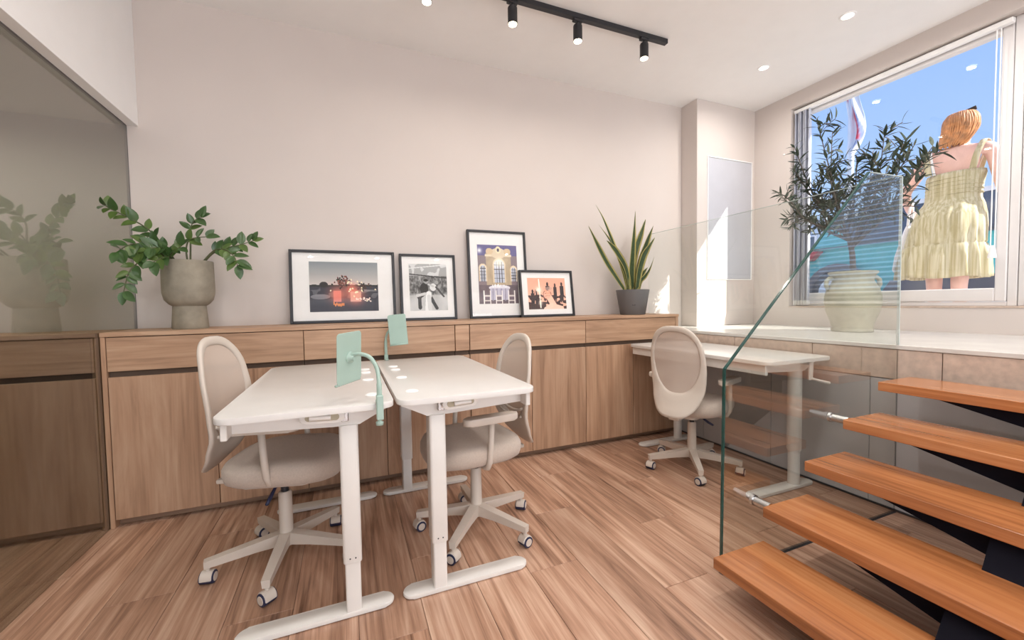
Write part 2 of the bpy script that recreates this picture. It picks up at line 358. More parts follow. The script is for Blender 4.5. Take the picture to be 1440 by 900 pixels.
# platform
pf = empty('platform', (PLAT_X, 0, 0)); tag(pf, 'raised stone landing below the window with grey tiled side', None, None, 'structure')
box_ = lambda *a: box(BM(), *a)
obj('core', box_(.03, WIN_X-PLAT_X, -1.5, WALL_Y, -.05, PLAT_Z-.026), m_joint, pf)
obj('landing_slab', box_(-.006, WIN_X-PLAT_X, -1.5, WALL_Y, PLAT_Z-.025, PLAT_Z, .003), m_slab, pf)
for a, b in ((-1.4, -.3), (-.3, .45), (.45, 1.094), (1.098, 1.279), (1.283, 1.722), (1.726, 2.3), (2.304, 2.86), (2.864, 3.29)):
    obj('stone_tile', box_(0, .03, a, b, .742, PLAT_Z-.027, .002), m_stone, pf)
for a, b in ((-1.4, -.3), (-.297, .2), (.203, .74), (.743, 1.278), (1.284, 1.403), (1.406, 2.0), (2.003, 2.6), (2.603, 3.29)):
    obj('side_tile', box_(.004, .03, a, b, .012, .738, .001), m_grey, pf)

# ------------------------------------------------------------------ oak cabinets
CF = 2.856
def cab_unit(x0, x1, doors, label, drawer=True):
    t = empty('cabinet', ((x0+x1)/2, 3.07, 0), 0, label, 'cabinet', 'oak cabinets along the back wall')
    a = (x1-x0)/2; F = CF-3.07; B = WALL_Y-3.07-.004
    obj('carcass', box(BM(), -a+.0015, a-.0015, F+.021, B, .06, ZT-.0245), m_gap, t)
    obj('plinth', box(BM(), -a+.001, a-.001, F+.045, F+.06, .004, .06), m_plinth, t)
    if drawer: obj('drawer', box(BM(), -a+.002, a-.002, F, F+.02, .864, ZT-.028, .0015), m_cabh, t)
    xs = [-a] + [d-(x0+x1)/2 for d in doors] + [a]
    for p, q in zip(xs, xs[1:]): obj('door', box(BM(), p+.002, q-.002, F, F+.02, .045, .832, .0015), m_cabv, t)
    return t
cab_unit(-1.206, -.252, [-.724], 'oak cabinet unit below the green plant, leftmost unit right of the glass')
cab_unit(-.252, .716, [.233], 'oak cabinet unit behind the two facing desks, under the wide candle picture')
cab_unit(.826, 1.806, [1.316], 'oak cabinet unit under the two overlapping pictures')
cab_unit(1.806, 2.752, [2.28], 'oak cabinet unit under the snake plant behind the third desk')
t = cab_unit(.718, .824, [], 'narrow oak filler cabinet between two wide units behind the right facing desk')
ep = tag(obj('end_panel', box(BM(), -1.2285, -1.2075, CF-.002, WALL_Y-.004, 0, ZT-.0245, .002), m_cabv), 'upright oak end panel against the tinted glass', 'panel')
ep = tag(obj('end_panel', box(BM(), 2.754, 2.782, CF-.002, WALL_Y-.004, 0, ZT-.0245, .002), m_cabv), 'upright oak end panel next to the stone landing', 'panel')
tag(obj('worktop', box(BM(), -1.2285, 2.786, CF-.006, WALL_Y-.002, ZT-.024, ZT, .002), m_cabh), 'long oak top running over all cabinets', 'worktop')
c2 = empty('cabinet', (-2.1, 3.07, 0), 0, 'oak cabinet seen dimly behind the tinted glass', 'cabinet')
obj('carcass', box(BM(), -.82, .833, CF-3.07+.021, .2, .06, ZT-.0245), m_gap, c2); obj('plinth', box(BM(), -.82, .857, CF-3.07+.028, CF-3.02, 0, .06), m_cabh, c2)
obj('end_panel', box(BM(), .834, .857, CF-3.072, .2, 0, ZT-.0245, .002), m_cabv, c2); obj('top', box(BM(), -.82, .857, CF-3.076, .2, ZT-.024, ZT, .002), m_cabh, c2)
for p, q in ((-.82, -.004), (.0, .832)):
    obj('drawer', box(BM(), p+.002, q-.002, CF-3.07, CF-3.05, .864, ZT-.028, .0015), m_cabh, c2)
    obj('door', box(BM(), p+.002, q-.002, CF-3.07, CF-3.05, .045, .832, .0015), m_cabv, c2)

# ------------------------------------------------------------------ desks
DL, DD, DZ = 1.235, .575, .84
def desk(cx, cy, side, round_legs=False, label='', crank_open=False, length=DL, depth=DD):
    """side=-1: user sits at -X, legs shifted to +X"""
    t = empty('desk', (cx, cy, 0), 0, label, 'desk', 'white height adjustable desks'); s = -side; L = length/2; D = depth/2
    obj('tabletop', prism(BM(), rrect(-D, D, -L, L, .05), DZ-.022, DZ, bev=.003), m_top, t, angle=40)
    lx = s*.125; uy = -s*D
    xr = side*(D-.02)
    obj('front_rail', box(BM(), min(xr, xr+s*.02), max(xr, xr+s*.02), -L+.03, L-.03, .758, .817, .003), m_white, t)
    obj('cross_bar', box(BM(), lx-.03, lx+.03, -L+.14, L-.14, .775, .8175, .004), m_white, t)
    ins = .125
    for e in (-1, 1):
        y = e*(L-ins)
        # tapered arm under the top
        prof = [(side*(D-.04), .8175), (side*(D-.04), .765), (lx+side*.05, .748), (lx-side*.04, .748), (-side*(D-.02), .80), (-side*(D-.02), .8175)]
        obj('end_bracket', prism(BM(), prof, y-.034, y+.034, 'Y'), m_white, t)
        if round_legs:
            up = tube(BM(), [(lx, y, .235), (lx, y, .245), (lx, y, .75)], [.036, .04, .04], 20); lo = tube(BM(), [(lx, y, .02), (lx, y, .24)], .033, 20)
        else:
            up = prism(BM(), rrect(lx-.034, lx+.034, y-.042, y+.042, .012, 3), .215, .75, bev=.003); lo = prism(BM(), rrect(lx-.028, lx+.028, y-.036, y+.036, .008, 3), .02, .22)
        lg = obj('leg', up, m_white, t, angle=40); obj('lower_tube', lo, m_white, lg, angle=40)
        if not round_legs and e < 0:
            for dx in (-.009, .011): obj('screw', tube(BM(), [(lx+dx, y-.0415, .235), (lx+dx, y-.0435, .235)], .0028, 8), m_blk, lg)
        w_ = .038; P = rrect(-D+.012, D-.012, y-w_, y+w_, .0375, 6)
        bm = prism(BM(), P, .004, .03, bev=.005)
        for v in bm.verts:
            if v.co.z > .015: v.co.z -= .012*min(1, abs(v.co.x)/D)**2
        obj('foot', bm, m_white, t, angle=35)
    # crank at the near (-Y) end
    y = -L+ins-.05
    if not crank_open:
        c = obj('crank', prism(BM(), rrect(-.074, .074, -.0215, .0215, .021, 6), -.008, .008, 'Y', .003), m_white, t, (lx+side*.085, y-.035, .803), (0, R(-3*side), 0), angle=40)
        obj('crank_slot', prism(BM(), rrect(-.056, .056, -.012, .012, .0118, 5), -.0105, -.0078, 'Y'), mat('crank_recess', (.42, .37, .27), .6), c)
        obj('crank_knob', tube(BM(), [(side*.042, -.012, 0), (-side*.028, -.012, 0)], .0095, 10), m_white, c, angle=40)
        obj('crank_joint', box(BM(), -.014, .014, -.012, .024, -.03, .02, .003), m_chrome, t, (lx+side*.012, y, .80))
    else:
        bm = tube(BM(), [(lx, y+.04, .80), (lx, y-.03, .80)], .010, 10)
        obj('crank_joint', bm, m_chrome, t, angle=40)
        c = obj('crank', box(BM(), -.016, .016, -.008, .008, -.105, .015, .005), m_white, t, (lx+.02, y-.035, .80), (0, R(4), 0))
        obj('crank_knob', tube(BM(), [(0, 0, -.092), (.05, -.03, -.105), (.10, -.05, -.115)], [.008, .009, .010], 10), m_white, c, angle=40)
    return t
d1 = desk(-.1305, 2.18, -1, label='left of the two white desks joined in the middle of the room')
d2 = desk(.4575, 2.18, 1, label='right of the two white desks joined in the middle of the room')
d3 = desk(2.492, 2.2, -1, True, 'third white desk along the stone landing behind the glass', True, depth=.585)
for d, xs, ys in ((d1, .088, (2.43, 2.32, 2.09, 1.73)), (d2, .244, (2.47, 2.342, 2.075, 1.728))):
    for y in ys: obj('cable_cap', lathe(BM(), [(.0, .0045), (.022, .0045), (.027, .001), (.027, 0)], 20), m_bulk, d, (xs-d.location.x, y-2.18, DZ))
tk = obj('trunk_tray', BM(), m_white) if False else None

# ------------------------------------------------------------------ chairs
def make_chair(label, phases):
    t = empty('office_chair', (0, 0, 0), 0, label, 'chair', 'beige office chairs with net backs')
    obj('column', lathe(BM(), [(.034, .075), (.036, .10), (.03, .13), (.029, .32), (.024, .33)], 20), m_bone, t, angle=40)
    obj('gas_lift', lathe(BM(), [(.017, .32), (.017, .42)], 14), m_blk, t, angle=40)
    lev = obj('control_lever', tube(BM(), [(.0, .02, .41), (-.01, -.06, .385), (-.015, -.12, .352), (-.015, -.155, .338)], [.006, .006, .009, .007], 8), m_navy, t, smooth=True, label='dark blue control lever')
    for ph in phases:
        a = R(ph); rot = (0, 0, a)
        bm = BM(); loft(bm, [[(x, w*sy, z) for sy, z in ((-1, z1), (1, z1), (.8, z0), (-.8, z0))] for x, w, z1, z0 in ((.02, .024, .138, .078), (.12, .022, .126, .080), (.318, .017, .102, .070))])
        obj('base_arm', bm, m_bone, t, rot=rot)
        # caster
        c = empty_part('caster', t, (.305*cos(a), .305*sin(a), 0), a+R(rnd.uniform(30, 150)))
    P = t
    # seat cushion (superellipse loft)
    rings = []
    for z, s in ((.402, .70), (.408, .88), (.422, .965), (.45, 1.0), (.48, .995), (.500, .95), (.510, .84), (.514, .6)):
        rg = []
        for k in range(36):
            th = 2*pi*k/36; c_, s_ = cos(th), sin(th); n = 3.1
            x = .245*s*abs(c_)**(2/n)*(1 if c_ > 0 else -1); y = .24*s*abs(s_)**(2/n)*(1 if s_ > 0 else -1)
            zz = z - (.018*max(0, (x-.12)/.12)**2 if x > .12 else 0) + (.012*(abs(y)/.24)**2)
            rg.append((x+.03, y, zz))
        rings.append(rg)
    st = obj('seat', loft(BM(), rings), m_fab, t, smooth=True)
    obj('seat_plate', prism(BM(), rrect(-.16, .14, -.09, .09, .03), .385, .415, bev=.004), m_bone, t)
    obj('back_bracket', box(BM(), -.28, -.12, -.035, .035, .395, .415, .004), m_bone, t)
    for s in (-1, 1):
        sup = tube(BM(), [(.03, s*.10, .40), (.03, s*.19, .402), (.03, s*.225, .412), (.028, s*.245, .445), (.022, s*.247, .52), (.015, s*.247, .64)], [.014]*6, 12, flat=1)
        a_ = obj('armrest', sup, m_bone, t, smooth=True)
        pd = prism(BM(), rrect(-.12, .16, s*.247-.032, s*.247+.032, .03, 6), .637, .67, bev=.009, seg=3)
        obj('arm_pad', pd, m_bone, a_, angle=50)
    # backrest
    def surf(y, z):
        zz = (z-.42)/.61
        pts = [(0, -.315), (.14, -.268), (.30, -.238), (.5, -.246), (.75, -.266), (1, -.29)]
        for (a0, x0), (a1, x1) in zip(pts, pts[1:]):
            if zz <= a1: f = max(0, (zz-a0)/(a1-a0)); f = f*f*(3-2*f)*.5+f*.5; xx = x0+(x1-x0)*f; break
        else: xx = pts[-1][1]
        return Vector((xx + .85*y*y, y, z))
    N = 48
    def outline(th, cz, hh, hw, n, low):
        c_, s_ = cos(th), sin(th); y = hw*abs(c_)**(2/n)*(1 if c_ > 0 else -1); z = hh*abs(s_)**(2/n)*(1 if s_ > 0 else -1)
        if z < 0: y *= 1-low*(-z/hh)
        return y, cz+z
    O_ = [outline(2*pi*k/N, .725, .307, .192, 2.7, .06) for k in range(N)]
    I_ = [outline(2*pi*k/N, .785, .208, .160, 2.5, .16) for k in range(N)]
    bm = BM(); T = [0, .12, .35, .65, .88, 1]; TH = [.004, .009, .011, .011, .009, .004]
    front = []; back = []
    for tt, h in zip(T, TH):
        fr = []; bk = []
        for (oy, oz), (iy, iz) in zip(O_, I_):
            y = oy+(iy-oy)*tt; z = oz+(iz-oz)*tt; p = surf(y, z)
            fr.append(bm.verts.new(p+Vector((h, 0, 0)))); bk.append(bm.verts.new(p-Vector((h, 0, 0))))
        front.append(fr); back.append(bk)
    for Q in (front, back):
        for a0, b0 in zip(Q, Q[1:]):
            for k in range(N): bm.faces.new((a0[k], a0[(k+1) % N], b0[(k+1) % N], b0[k]))
    for i in (0, -1):
        for k in range(N): bm.faces.new((front[i][k], front[i][(k+1) % N], back[i][(k+1) % N], back[i][k]))
    bf = obj('back_frame', bm, m_bone, t, smooth=True)
    bm = BM(); prev = None
    for tt in (1.0, .75, .5, .25):
        ring = [bm.verts.new(surf(iy*tt, .785+(iz-.785)*tt)) for iy, iz in I_]
        if prev:
            for k in range(N): bm.faces.new((prev[k], prev[(k+1) % N], ring[(k+1) % N], ring[k]))
        prev = ring
    cc = bm.verts.new(surf(0, .785))
    for k in range(N): bm.faces.new((prev[k], prev[(k+1) % N], cc))
    obj('back_net', bm, m_net, t, smooth=True)
    for z in (.60, .645, .69):
        hw = .140-.25*max(0, .66-z)
        obj('lumbar_bar', tube(BM(), [surf(y, z-.03+.03*(abs(y)/hw)**2)+Vector((.012, 0, 0)) for y in np.linspace(-hw, hw, 9)], .006, 6, flat=1.2), m_bone, t, smooth=True)
    return t
_hood = _wheel = _ring = None
def empty_part(name, parent, loc, az):
    """caster: hood with a twin wheel as sub-parts"""
    global _hood, _wheel, _ring
    if _hood is None:
        bm = BM(); prof = []
        for i in range(9):
            th = R(-10+190*i/8); prof.append((.03*cos(th), .028+.03*sin(th)))
        prof += [(-.022, .022), (.022, .02)]
        prism(bm, prof, -.024, .024, 'Y', .003, 1); tube(bm, [(0.0, 0, .05), (0, 0, .075)], .009, 8)
        _hood = bpy.data.meshes.new('caster'); bmesh.ops.recalc_face_normals(bm, faces=bm.faces); bm.to_mesh(_hood); bm.free()
        bm = BM(); lathe(bm, [(.019, -.0285), (.026, -.027), (.027, -.02), (.027, .02), (.026, .027), (.019, .0285)], 20, (0, 0, .027), 'Y')
        _wheel = bpy.data.meshes.new('wheel'); bm.to_mesh(_wheel); bm.free()
        bm = BM(); lathe(bm, [(.018, -.030), (.0185, -.0285), (.0185, .0285), (.018, .030)], 18, (0, 0, .027), 'Y')
        _ring = bpy.data.meshes.new('hub'); bm.to_mesh(_ring); bm.free()
    c = obj_me('caster', _hood, m_bone, parent, loc, (0, 0, az), angle=40)
    obj_me('wheel', _wheel, m_navy, c, angle=40); obj_me('hub_cap', _ring, m_bone, c, angle=40)
    return c
def chair(cx, cy, face, phases, label, lift=0):
    t = make_chair(label, [p-face for p in phases]); t.location = (cx, cy, 0); t.rotation_euler = (0, 0, R(face))
    for c in t.children:
        if c.name.split('.')[0] in ('back_frame', 'back_net', 'lumbar_bar'): c.location.z += lift
        if lift and c.name.split('.')[0] in ('armrest', 'seat'): c.location.z += .048 if c.name[0] == 'a' else .018
    return t
chair(-.295, 2.175, -14, (-169, -97, -25, 47, 119), 'beige office chair tucked under the left desk, back beside the cabinets', .04)
chair(.615, 2.065, 186, (-56, 16, 88, 160, 232), 'beige office chair tucked under the right of the joined desks')
chair(2.275, 2.205, 20, (162, -126, -54, 18, 90), 'beige office chair seen from behind at the third desk')

# ------------------------------------------------------------------ tablet holders
def plate_bm(w, h, th=.004): return prism(BM(), rrect(-w/2, w/2, -h/2, h/2, .014, 4), -th/2, th/2, 'Z', .001, 1)
def holder(label, base, arm, centre, xdir, ydir, w, h, clamp_dir):
    t = empty('tablet_holder', base, 0, label, 'tablet holder', 'mint green clamp-on tablet holders'); B = Vector(base)
    obj('clamp', box(box(BM(), -.012, .012, -.014, .014, -.055, .035, .003), -.012, .012, min(0, clamp_dir*.05), max(0, clamp_dir*.05), .001, .009, .002), m_mint, t)
    obj('clamp_screw', lathe(BM(), [(.004, -.085), (.013, -.084), (.014, -.072), (.006, -.068), (.005, -.05)], 14, (0, clamp_dir*.032, 0)), m_mint, t, smooth=True)
    pts = [Vector(p)-B for p in arm]
    # smooth path
    path = []
    for i in range(len(pts)-1):
        p0, p1, p2, p3 = pts[max(i-1, 0)], pts[i], pts[i+1], pts[min(i+2, len(pts)-1)]
        for k in range(6):
            s = k/6; path.append(.5*((2*p1)+(p2-p0)*s+(2*p0-5*p1+4*p2-p3)*s*s+(3*p1-p0-3*p2+p3)*s**3))
    path.append(pts[-1])
    obj('arm', tube(BM(), path, [.0095 if i < 6 else .0075 for i in range(len(path))], 12), m_mint, t, smooth=True)
    X = Vector(xdir).normalized(); Y = Vector(ydir); Y = (Y - X*Y.dot(X)).normalized(); Z = X.cross(Y)
    M4 = Matrix((X, Y, Z)).transposed().to_4x4(); M4.translation = Vector(centre)-B
    p = obj('plate', plate_bm(w, h), m_mint, t); p.matrix_local = M4
    d = (Vector(arm[-1])-Vector(centre)).dot(Z); sg = 1 if d > 0 else -1
    obj('swivel_disc', lathe(BM(), [(.022, sg*.002), (.022, sg*.006), (.014, sg*.012), (.011, sg*.024)], 18), m_mint, p, angle=40)
    obj('ledge', tube(BM(), [(-w/2, -h/2, -sg*.006), (w/2, -h/2, -sg*.006)], .005, 8), m_mint, p, smooth=True)
holder('mint green tablet holder clamped to the near edge of the left desk, back turned', (.103, 1.546, DZ), [(.103, 1.552, .87), (.103, 1.554, .92), (.098, 1.572, .97), (.075, 1.585, 1.010), (.040, 1.605, 1.022), (.016, 1.622, 1.018)],
       (.006, 1.632, 1.008), (.62, .78, .04), (.10, .02, 1), .135, .19, 1)
holder('mint green tablet holder clamped to the far edge of the right desk', (.237, 2.815, DZ), [(.237, 2.811, .87), (.237, 2.811, .97), (.248, 2.785, 1.02), (.27, 2.755, 1.045), (.295, 2.725, 1.045)],
       (.305, 2.712, 1.043), (.93, -.30, .09), (-.42, .22, .80), .115, .195, -1)

# ------------------------------------------------------------------ pictures
rng = np.random.RandomState(3)
def vnoise(u, v, f, seed=0):
    r = np.random.RandomState(seed); g = r.rand(64, 64); x = u*f; y = v*f; xi = np.floor(x).astype(int); yi = np.floor(y).astype(int); fx = x-xi; fy = y-yi
    a = g[yi % 64, xi % 64]; b = g[yi % 64, (xi+1) % 64]; c = g[(yi+1) % 64, xi % 64]; d = g[(yi+1) % 64, (xi+1) % 64]
    return (a*(1-fx)+b*fx)*(1-fy)+(c*(1-fx)+d*fx)*fy
class Paint:
    def __init__(s, nx, ny):
        s.u, s.v = np.meshgrid((np.arange(nx)+.5)/nx, (np.arange(ny)+.5)/ny); s.c = np.zeros((ny, nx, 3)); s.asp = nx/ny
    def fill(s, mask, col, a=1.0):
        col = np.array(col, float); k = (mask*a)[..., None] if hasattr(mask, 'shape') else a
        s.c = s.c*(1-k)+col*k
    def ell(s, cx, cy, rx, ry, col, a=1.0): s.fill((((s.u-cx)/rx)**2+((s.v-cy)/ry)**2 < 1).astype(float), col, a)
    def glow(s, cx, cy, r, col, a=1.0): s.fill(np.exp(-(((s.u-cx)*s.asp)**2+(s.v-cy)**2)/r**2), col, a)
    def rect(s, x0, x1, y0, y1, col, a=1.0): s.fill(((s.u > x0) & (s.u < x1) & (s.v > y0) & (s.v < y1)).astype(float), col, a)
    def line(s, x0, y0, x1, y1, w, col, a=1.0):
        dx, dy = x1-x0, y1-y0; t_ = np.clip(((s.u-x0)*dx+(s.v-y0)*dy)/(dx*dx+dy*dy), 0, 1)
        s.fill((np.hypot((s.u-x0-t_*dx)*s.asp, s.v-y0-t_*dy) < w).astype(float), col, a)
def print_me(P, w, h):
    ny, nx = P.u.shape; me = bpy.data.meshes.new('print')
    vs_ = [(-w/2+w*i/nx, 0, h*j/ny) for j in range(ny+1) for i in range(nx+1)]
    fs_ = [(j*(nx+1)+i, j*(nx+1)+i+1, (j+1)*(nx+1)+i+1, (j+1)*(nx+1)+i) for j in range(ny) for i in range(nx)]
    me.from_pydata(vs_, [], fs_); a = me.color_attributes.new('Col', 'FLOAT_COLOR', 'CORNER')
    lin = np.clip(P.c.reshape(-1, 3)*1.04, 0, 1)**2.1; buf = np.ones((len(fs_)*4, 4), np.float32); buf[:, :3] = np.repeat(lin, 4, 0)
    a.data.foreach_set('color', buf.ravel()); return me
def pic_candles():
    P = Paint(150, 112); u, v = P.u, P.v
    t_ = np.clip((v-.5)/.5, 0, 1)[..., None]; P.c[:] = np.array((.80, .76, .74))*(1-t_)+np.array((.45, .48, .50))*t_
    P.fill((v < .52).astype(float), (.16, .17, .22)); P.fill((v < .30).astype(float), (.10, .10, .17))
    P.fill(((v >= .5) & (v < .53+.02*vnoise(u, v, 18, 1))).astype(float), (.10, .12, .12)); P.ell(.2, .54, .06, .06, (.10, .11, .12))
    P.fill((vnoise(u, v, 14, 5) > .75)*((v > .2) & (v < .5)), (.45, .45, .47), .6)
    P.rect(.55, .98, .40, .44, (.62, .62, .62), .5); P.ell(.15, .30, .14, .05, (.6, .6, .62), .7)
    for cx, cy, r in ((.40, .34, .17), (.66, .30, .17), (.60, .45, .12)): P.glow(cx, cy, r, (.95, .48, .38), .8)
    P.rect(.33, .45, .20, .42, (.93, .50, .44), .8); P.rect(.58, .74, .20, .40, (.93, .66, .58), .8)
    for i in range(70): P.ell(.48+rng.randn()*.055, .60+rng.randn()*.055, .013, .018, ((.35, .16, .16), (.5, .3, .25), (.12, .14, .10))[i % 3])
    for i in range(30): P.ell(.78+rng.randn()*.04, .50+rng.randn()*.05, .012, .016, ((.3, .14, .12), (.14, .15, .11))[i % 2])
    for i in range(26): P.ell(.62+rng.randn()*.12, .42+rng.randn()*.09, .011, .016, (1, .9, .75))
    for i in range(8): P.ell(.34+.02*i, .13+.05*rng.rand(), .010, .03, (1, .55, .25))
    for i in range(14): P.ell(.66+.22*rng.rand(), .20+.08*rng.rand(), .012, .014, (1, .85, .8))
    return P
def pic_couple():
    P = Paint(100, 134); u, v = P.u, P.v
    n = vnoise(u, v, 34, 9)*.6+vnoise(u, v, 15, 19)*.4; P.c[:] = (.12+.62*n)[..., None]; P.fill((v > .74).astype(float), (.62, .62, .62)); P.fill(((v > .74) & (vnoise(u, v, 9, 2) > .6)).astype(float), (.8, .8, .8))
    P.line(0, .78, 1, .70, .012, (.2, .2, .2)); P.line(0, .90, 1, .99, .01, (.85, .85, .85))
    P.fill((v < .33).astype(float), (.66, .66, .66)); P.fill((v < .36)*(vnoise(u, v, 7, 4)), (.9, .9, .9), .5)
    P.ell(.38, .47, .11, .12, (.10, .10, .10)); P.ell(.44, .62, .06, .05, (.62, .62, .62)); P.ell(.43, .65, .06, .03, (.1, .1, .1))
    P.line(.42, .40, .25, .30, .05, (.12, .12, .12)); P.line(.25, .30, .26, .06, .035, (.14, .14, .14)); P.line(.5, .36, .70, .05, .035, (.14, .14, .14))
    P.ell(.62, .50, .09, .08, (.85, .85, .85)); P.ell(.72, .60, .05, .04, (.6, .6, .6)); P.line(.50, .36, .46, .02, .055, (.90, .90, .90)); P.line(.50, .30, .52, .03, .04, (.80, .80, .80)); P.line(.40, .36, .20, .32, .03, (.78, .78, .78))
    P.line(.62, .52, .50, .56, .02, (.75, .75, .75)); P.line(.7, .5, .9, .3, .02, (.25, .25, .25))
    return P
def pic_facade():
    P = Paint(104, 142); u, v = P.u, P.v
    P.c[:] = np.array((.36, .34, .52)); P.fill((v < .82).astype(float), (.50, .44, .46))
    P.rect(.20, .84, .30, .86, (.74, .66, .55)); P.fill(vnoise(u, v, 20, 6)*((u > .2) & (u < .84) & (v > .3) & (v < .86)), (.58, .5, .42), .5)
    P.rect(.18, .86, .80, .84, (.88, .81, .70)); P.ell(.52, .86, .20, .09, (.84, .77, .66)); P.ell(.30, .89, .09, .055, (.82, .72, .58)); P.ell(.75, .89, .09, .055, (.82, .72, .58)); P.ell(.52, .92, .07, .06, (.92, .85, .72)); P.ell(.52, .915, .03, .03, (.3, .28, .35))
    for cx, wd, y0, y1 in ((.53, .13, .36, .66), (.12, .07, .38, .60), (.90, .06, .38, .58)):
        P.rect(cx-wd-.03, cx+wd+.03, y0, y1, (.84, .76, .64)); P.ell(cx, y1, wd+.03, wd*.7+.03, (.88, .80, .68))
        P.rect(cx-wd, cx+wd, y0, y1, (.72, .74, .80)); P.ell(cx, y1, wd, wd*.7, (.80, .82, .88))
        for q in (-.5, 0, .5): P.line(cx+q*wd, y0, cx+q*wd, y1+wd*.4, .006, (.25, .23, .25))
        for q in (.25, .5, .75, 1): P.line(cx-wd, y0+(y1-y0)*q, cx+wd, y0+(y1-y0)*q, .005, (.25, .23, .25))
    P.glow(.53, .70, .08, (1, .98, .9), .8); P.glow(.05, .9, .04, (1, 1, 1), .9)
    P.fill((v < .32).astype(float), (.44, .38, .40)); P.fill((v < .32)*vnoise(u, v, 15, 8), (.30, .26, .30), .5)
    P.ell(.52, .27, .27, .05, (.86, .84, .88)); P.rect(.28, .76, .06, .26, (.72, .70, .77))
    for q in (.34, .44, .55, .66): P.line(q, .06, q+.01, .25, .012, (.58, .56, .64))
    for cx in (.20, .50, .82):
        P.rect(cx-.08, cx+.08, .04, .15, (.86, .82, .80), .9); P.line(cx-.08, .0, cx-.08, .22, .008, (.95, .92, .9)); P.line(cx+.08, .0, cx+.08, .22, .008, (.95, .92, .9)); P.rect(cx-.06, cx+.06, .06, .12, (.42, .36, .40))
    for i in range(14): P.ell(.34+.36*rng.rand(), .29+.03*rng.rand(), .012, .018, (.95, .95, .97))
    return P
def pic_band():
    P = Paint(126, 90); u, v = P.u, P.v
    t_ = v[..., None]; P.c[:] = np.array((.96, .74, .64))*(1-t_)+np.array((.93, .64, .54))*t_
    P.fill((vnoise(u, v, 16, 12)*(v < .45) > .45).astype(float), (.22, .12, .13)); P.fill(((v < .18) & (u < .45)).astype(float), (.25, .16, .15))
    for cx, h, wd in ((.52, .80, .05), (.72, .76, .045), (.90, .80, .05), (.12, .56, .05), (.22, .52, .04)):
        P.ell(cx, h, wd*.55, .07, (.16, .10, .11)); P.rect(cx-wd, cx+wd, h-.36, h-.05, (.16, .10, .12)); P.rect(cx-wd*.8, cx-.008, h-.60, h-.34, (.2, .13, .14)); P.rect(cx+.008, cx+wd*.8, h-.60, h-.34, (.2, .13, .14))
    P.line(.05, .42, .35, .46, .012, (.2, .12, .12)); P.line(.10, .3, .20, .62, .01, (.25, .15, .15))
    P.glow(.28, .62, .09, (1, .98, .92), 1); P.line(.30, .95, .31, .05, .018, (1, .95, .9)); P.glow(.31, .2, .07, (1, .97, .9), .8)
    P.line(.70, .0, .52, .42, .10, (.95, .70, .60)); P.line(.72, .0, .53, .42, .12, (.60, .34, .28)); P.ell(.50, .46, .115, .155, (.60, .34, .28)); P.line(.71, .0, .53, .42, .105, (.98, .77, .68)); P.ell(.50, .46, .095, .13, (.95, .70, .60)); P.line(.44, .5, .58, .5, .006, (.7, .42, .35)); P.line(.44, .42, .58, .43, .006, (.7, .42, .35)); P.line(.5, .5, .44, .66, .03, (.93, .64, .53)); P.line(.55, .5, .56, .62, .03, (.93, .64, .53)); P.line(.85, 0, .6, .1, .10, (.97, .78, .70))
    P.ell(.55, .66, .09, .06, (.75, .6, .55), .7); P.line(.44, .0, .60, .12, .07, (.98, .80, .72))
    return P
def picture(label, cx, w, h, lean, ybot, mx, mz, P, fw=.019, mzo=0, rz=0):
    t = empty('picture_frame', (cx, ybot, ZT), 0, label, 'picture', 'framed photographs leaning on the back wall')
    t.rotation_euler = (-R(lean), 0, rz); d = .024; a = w/2
    obj('frame', box(BM(), -a, -a+fw, -d, 0, 0, h, .002), m_frame, t); obj('frame', box(BM(), a-fw, a, -d, 0, 0, h, .002), m_frame, t)
    obj('frame', box(BM(), -a+fw, a-fw, -d, 0, 0, fw, .002), m_frame, t); obj('frame', box(BM(), -a+fw, a-fw, -d, 0, h-fw, h, .002), m_frame, t)
    obj('backing', box(BM(), -a+fw, a-fw, -.006, -.001, fw, h-fw), m_frame, t)
    mo = obj('mount', box(BM(), -a+fw, a-fw, -.010, -.006, fw, h-fw), m_mount, t)
    pw, ph = w-2*mx, h-2*mz
    obj('window_bevel', box(BM(), -pw/2-.004, pw/2+.004, -.0106, -.0095, mz-.004+mzo, mz+ph+.004+mzo), m_strap, mo)
    obj_me('print', print_me(P, pw, ph), m_print, t, (0, -.0112, mz+mzo))
    obj('glazing', box(BM(), -a+fw, a-fw, -.017, -.0155, fw, h-fw), m_glass, t)
    return t
picture('wide black frame with a candlelit table at dusk', -.004, .716, .528, 5.5, 3.228, .125, .082, pic_candles())
picture('small upright black frame with a monochrome dancing couple', .61, .44, .52, 5.5, 3.232, .072, .075, pic_couple())
picture('tall upright black frame with an evening table before a stone facade', 1.195, .522, .735, 5, 3.215, .085, .12, pic_facade())
picture('small wide black frame with a band on stage, overlapping the tall one', 1.625, .515, .405, 8, 3.165, .075, .066, pic_band())

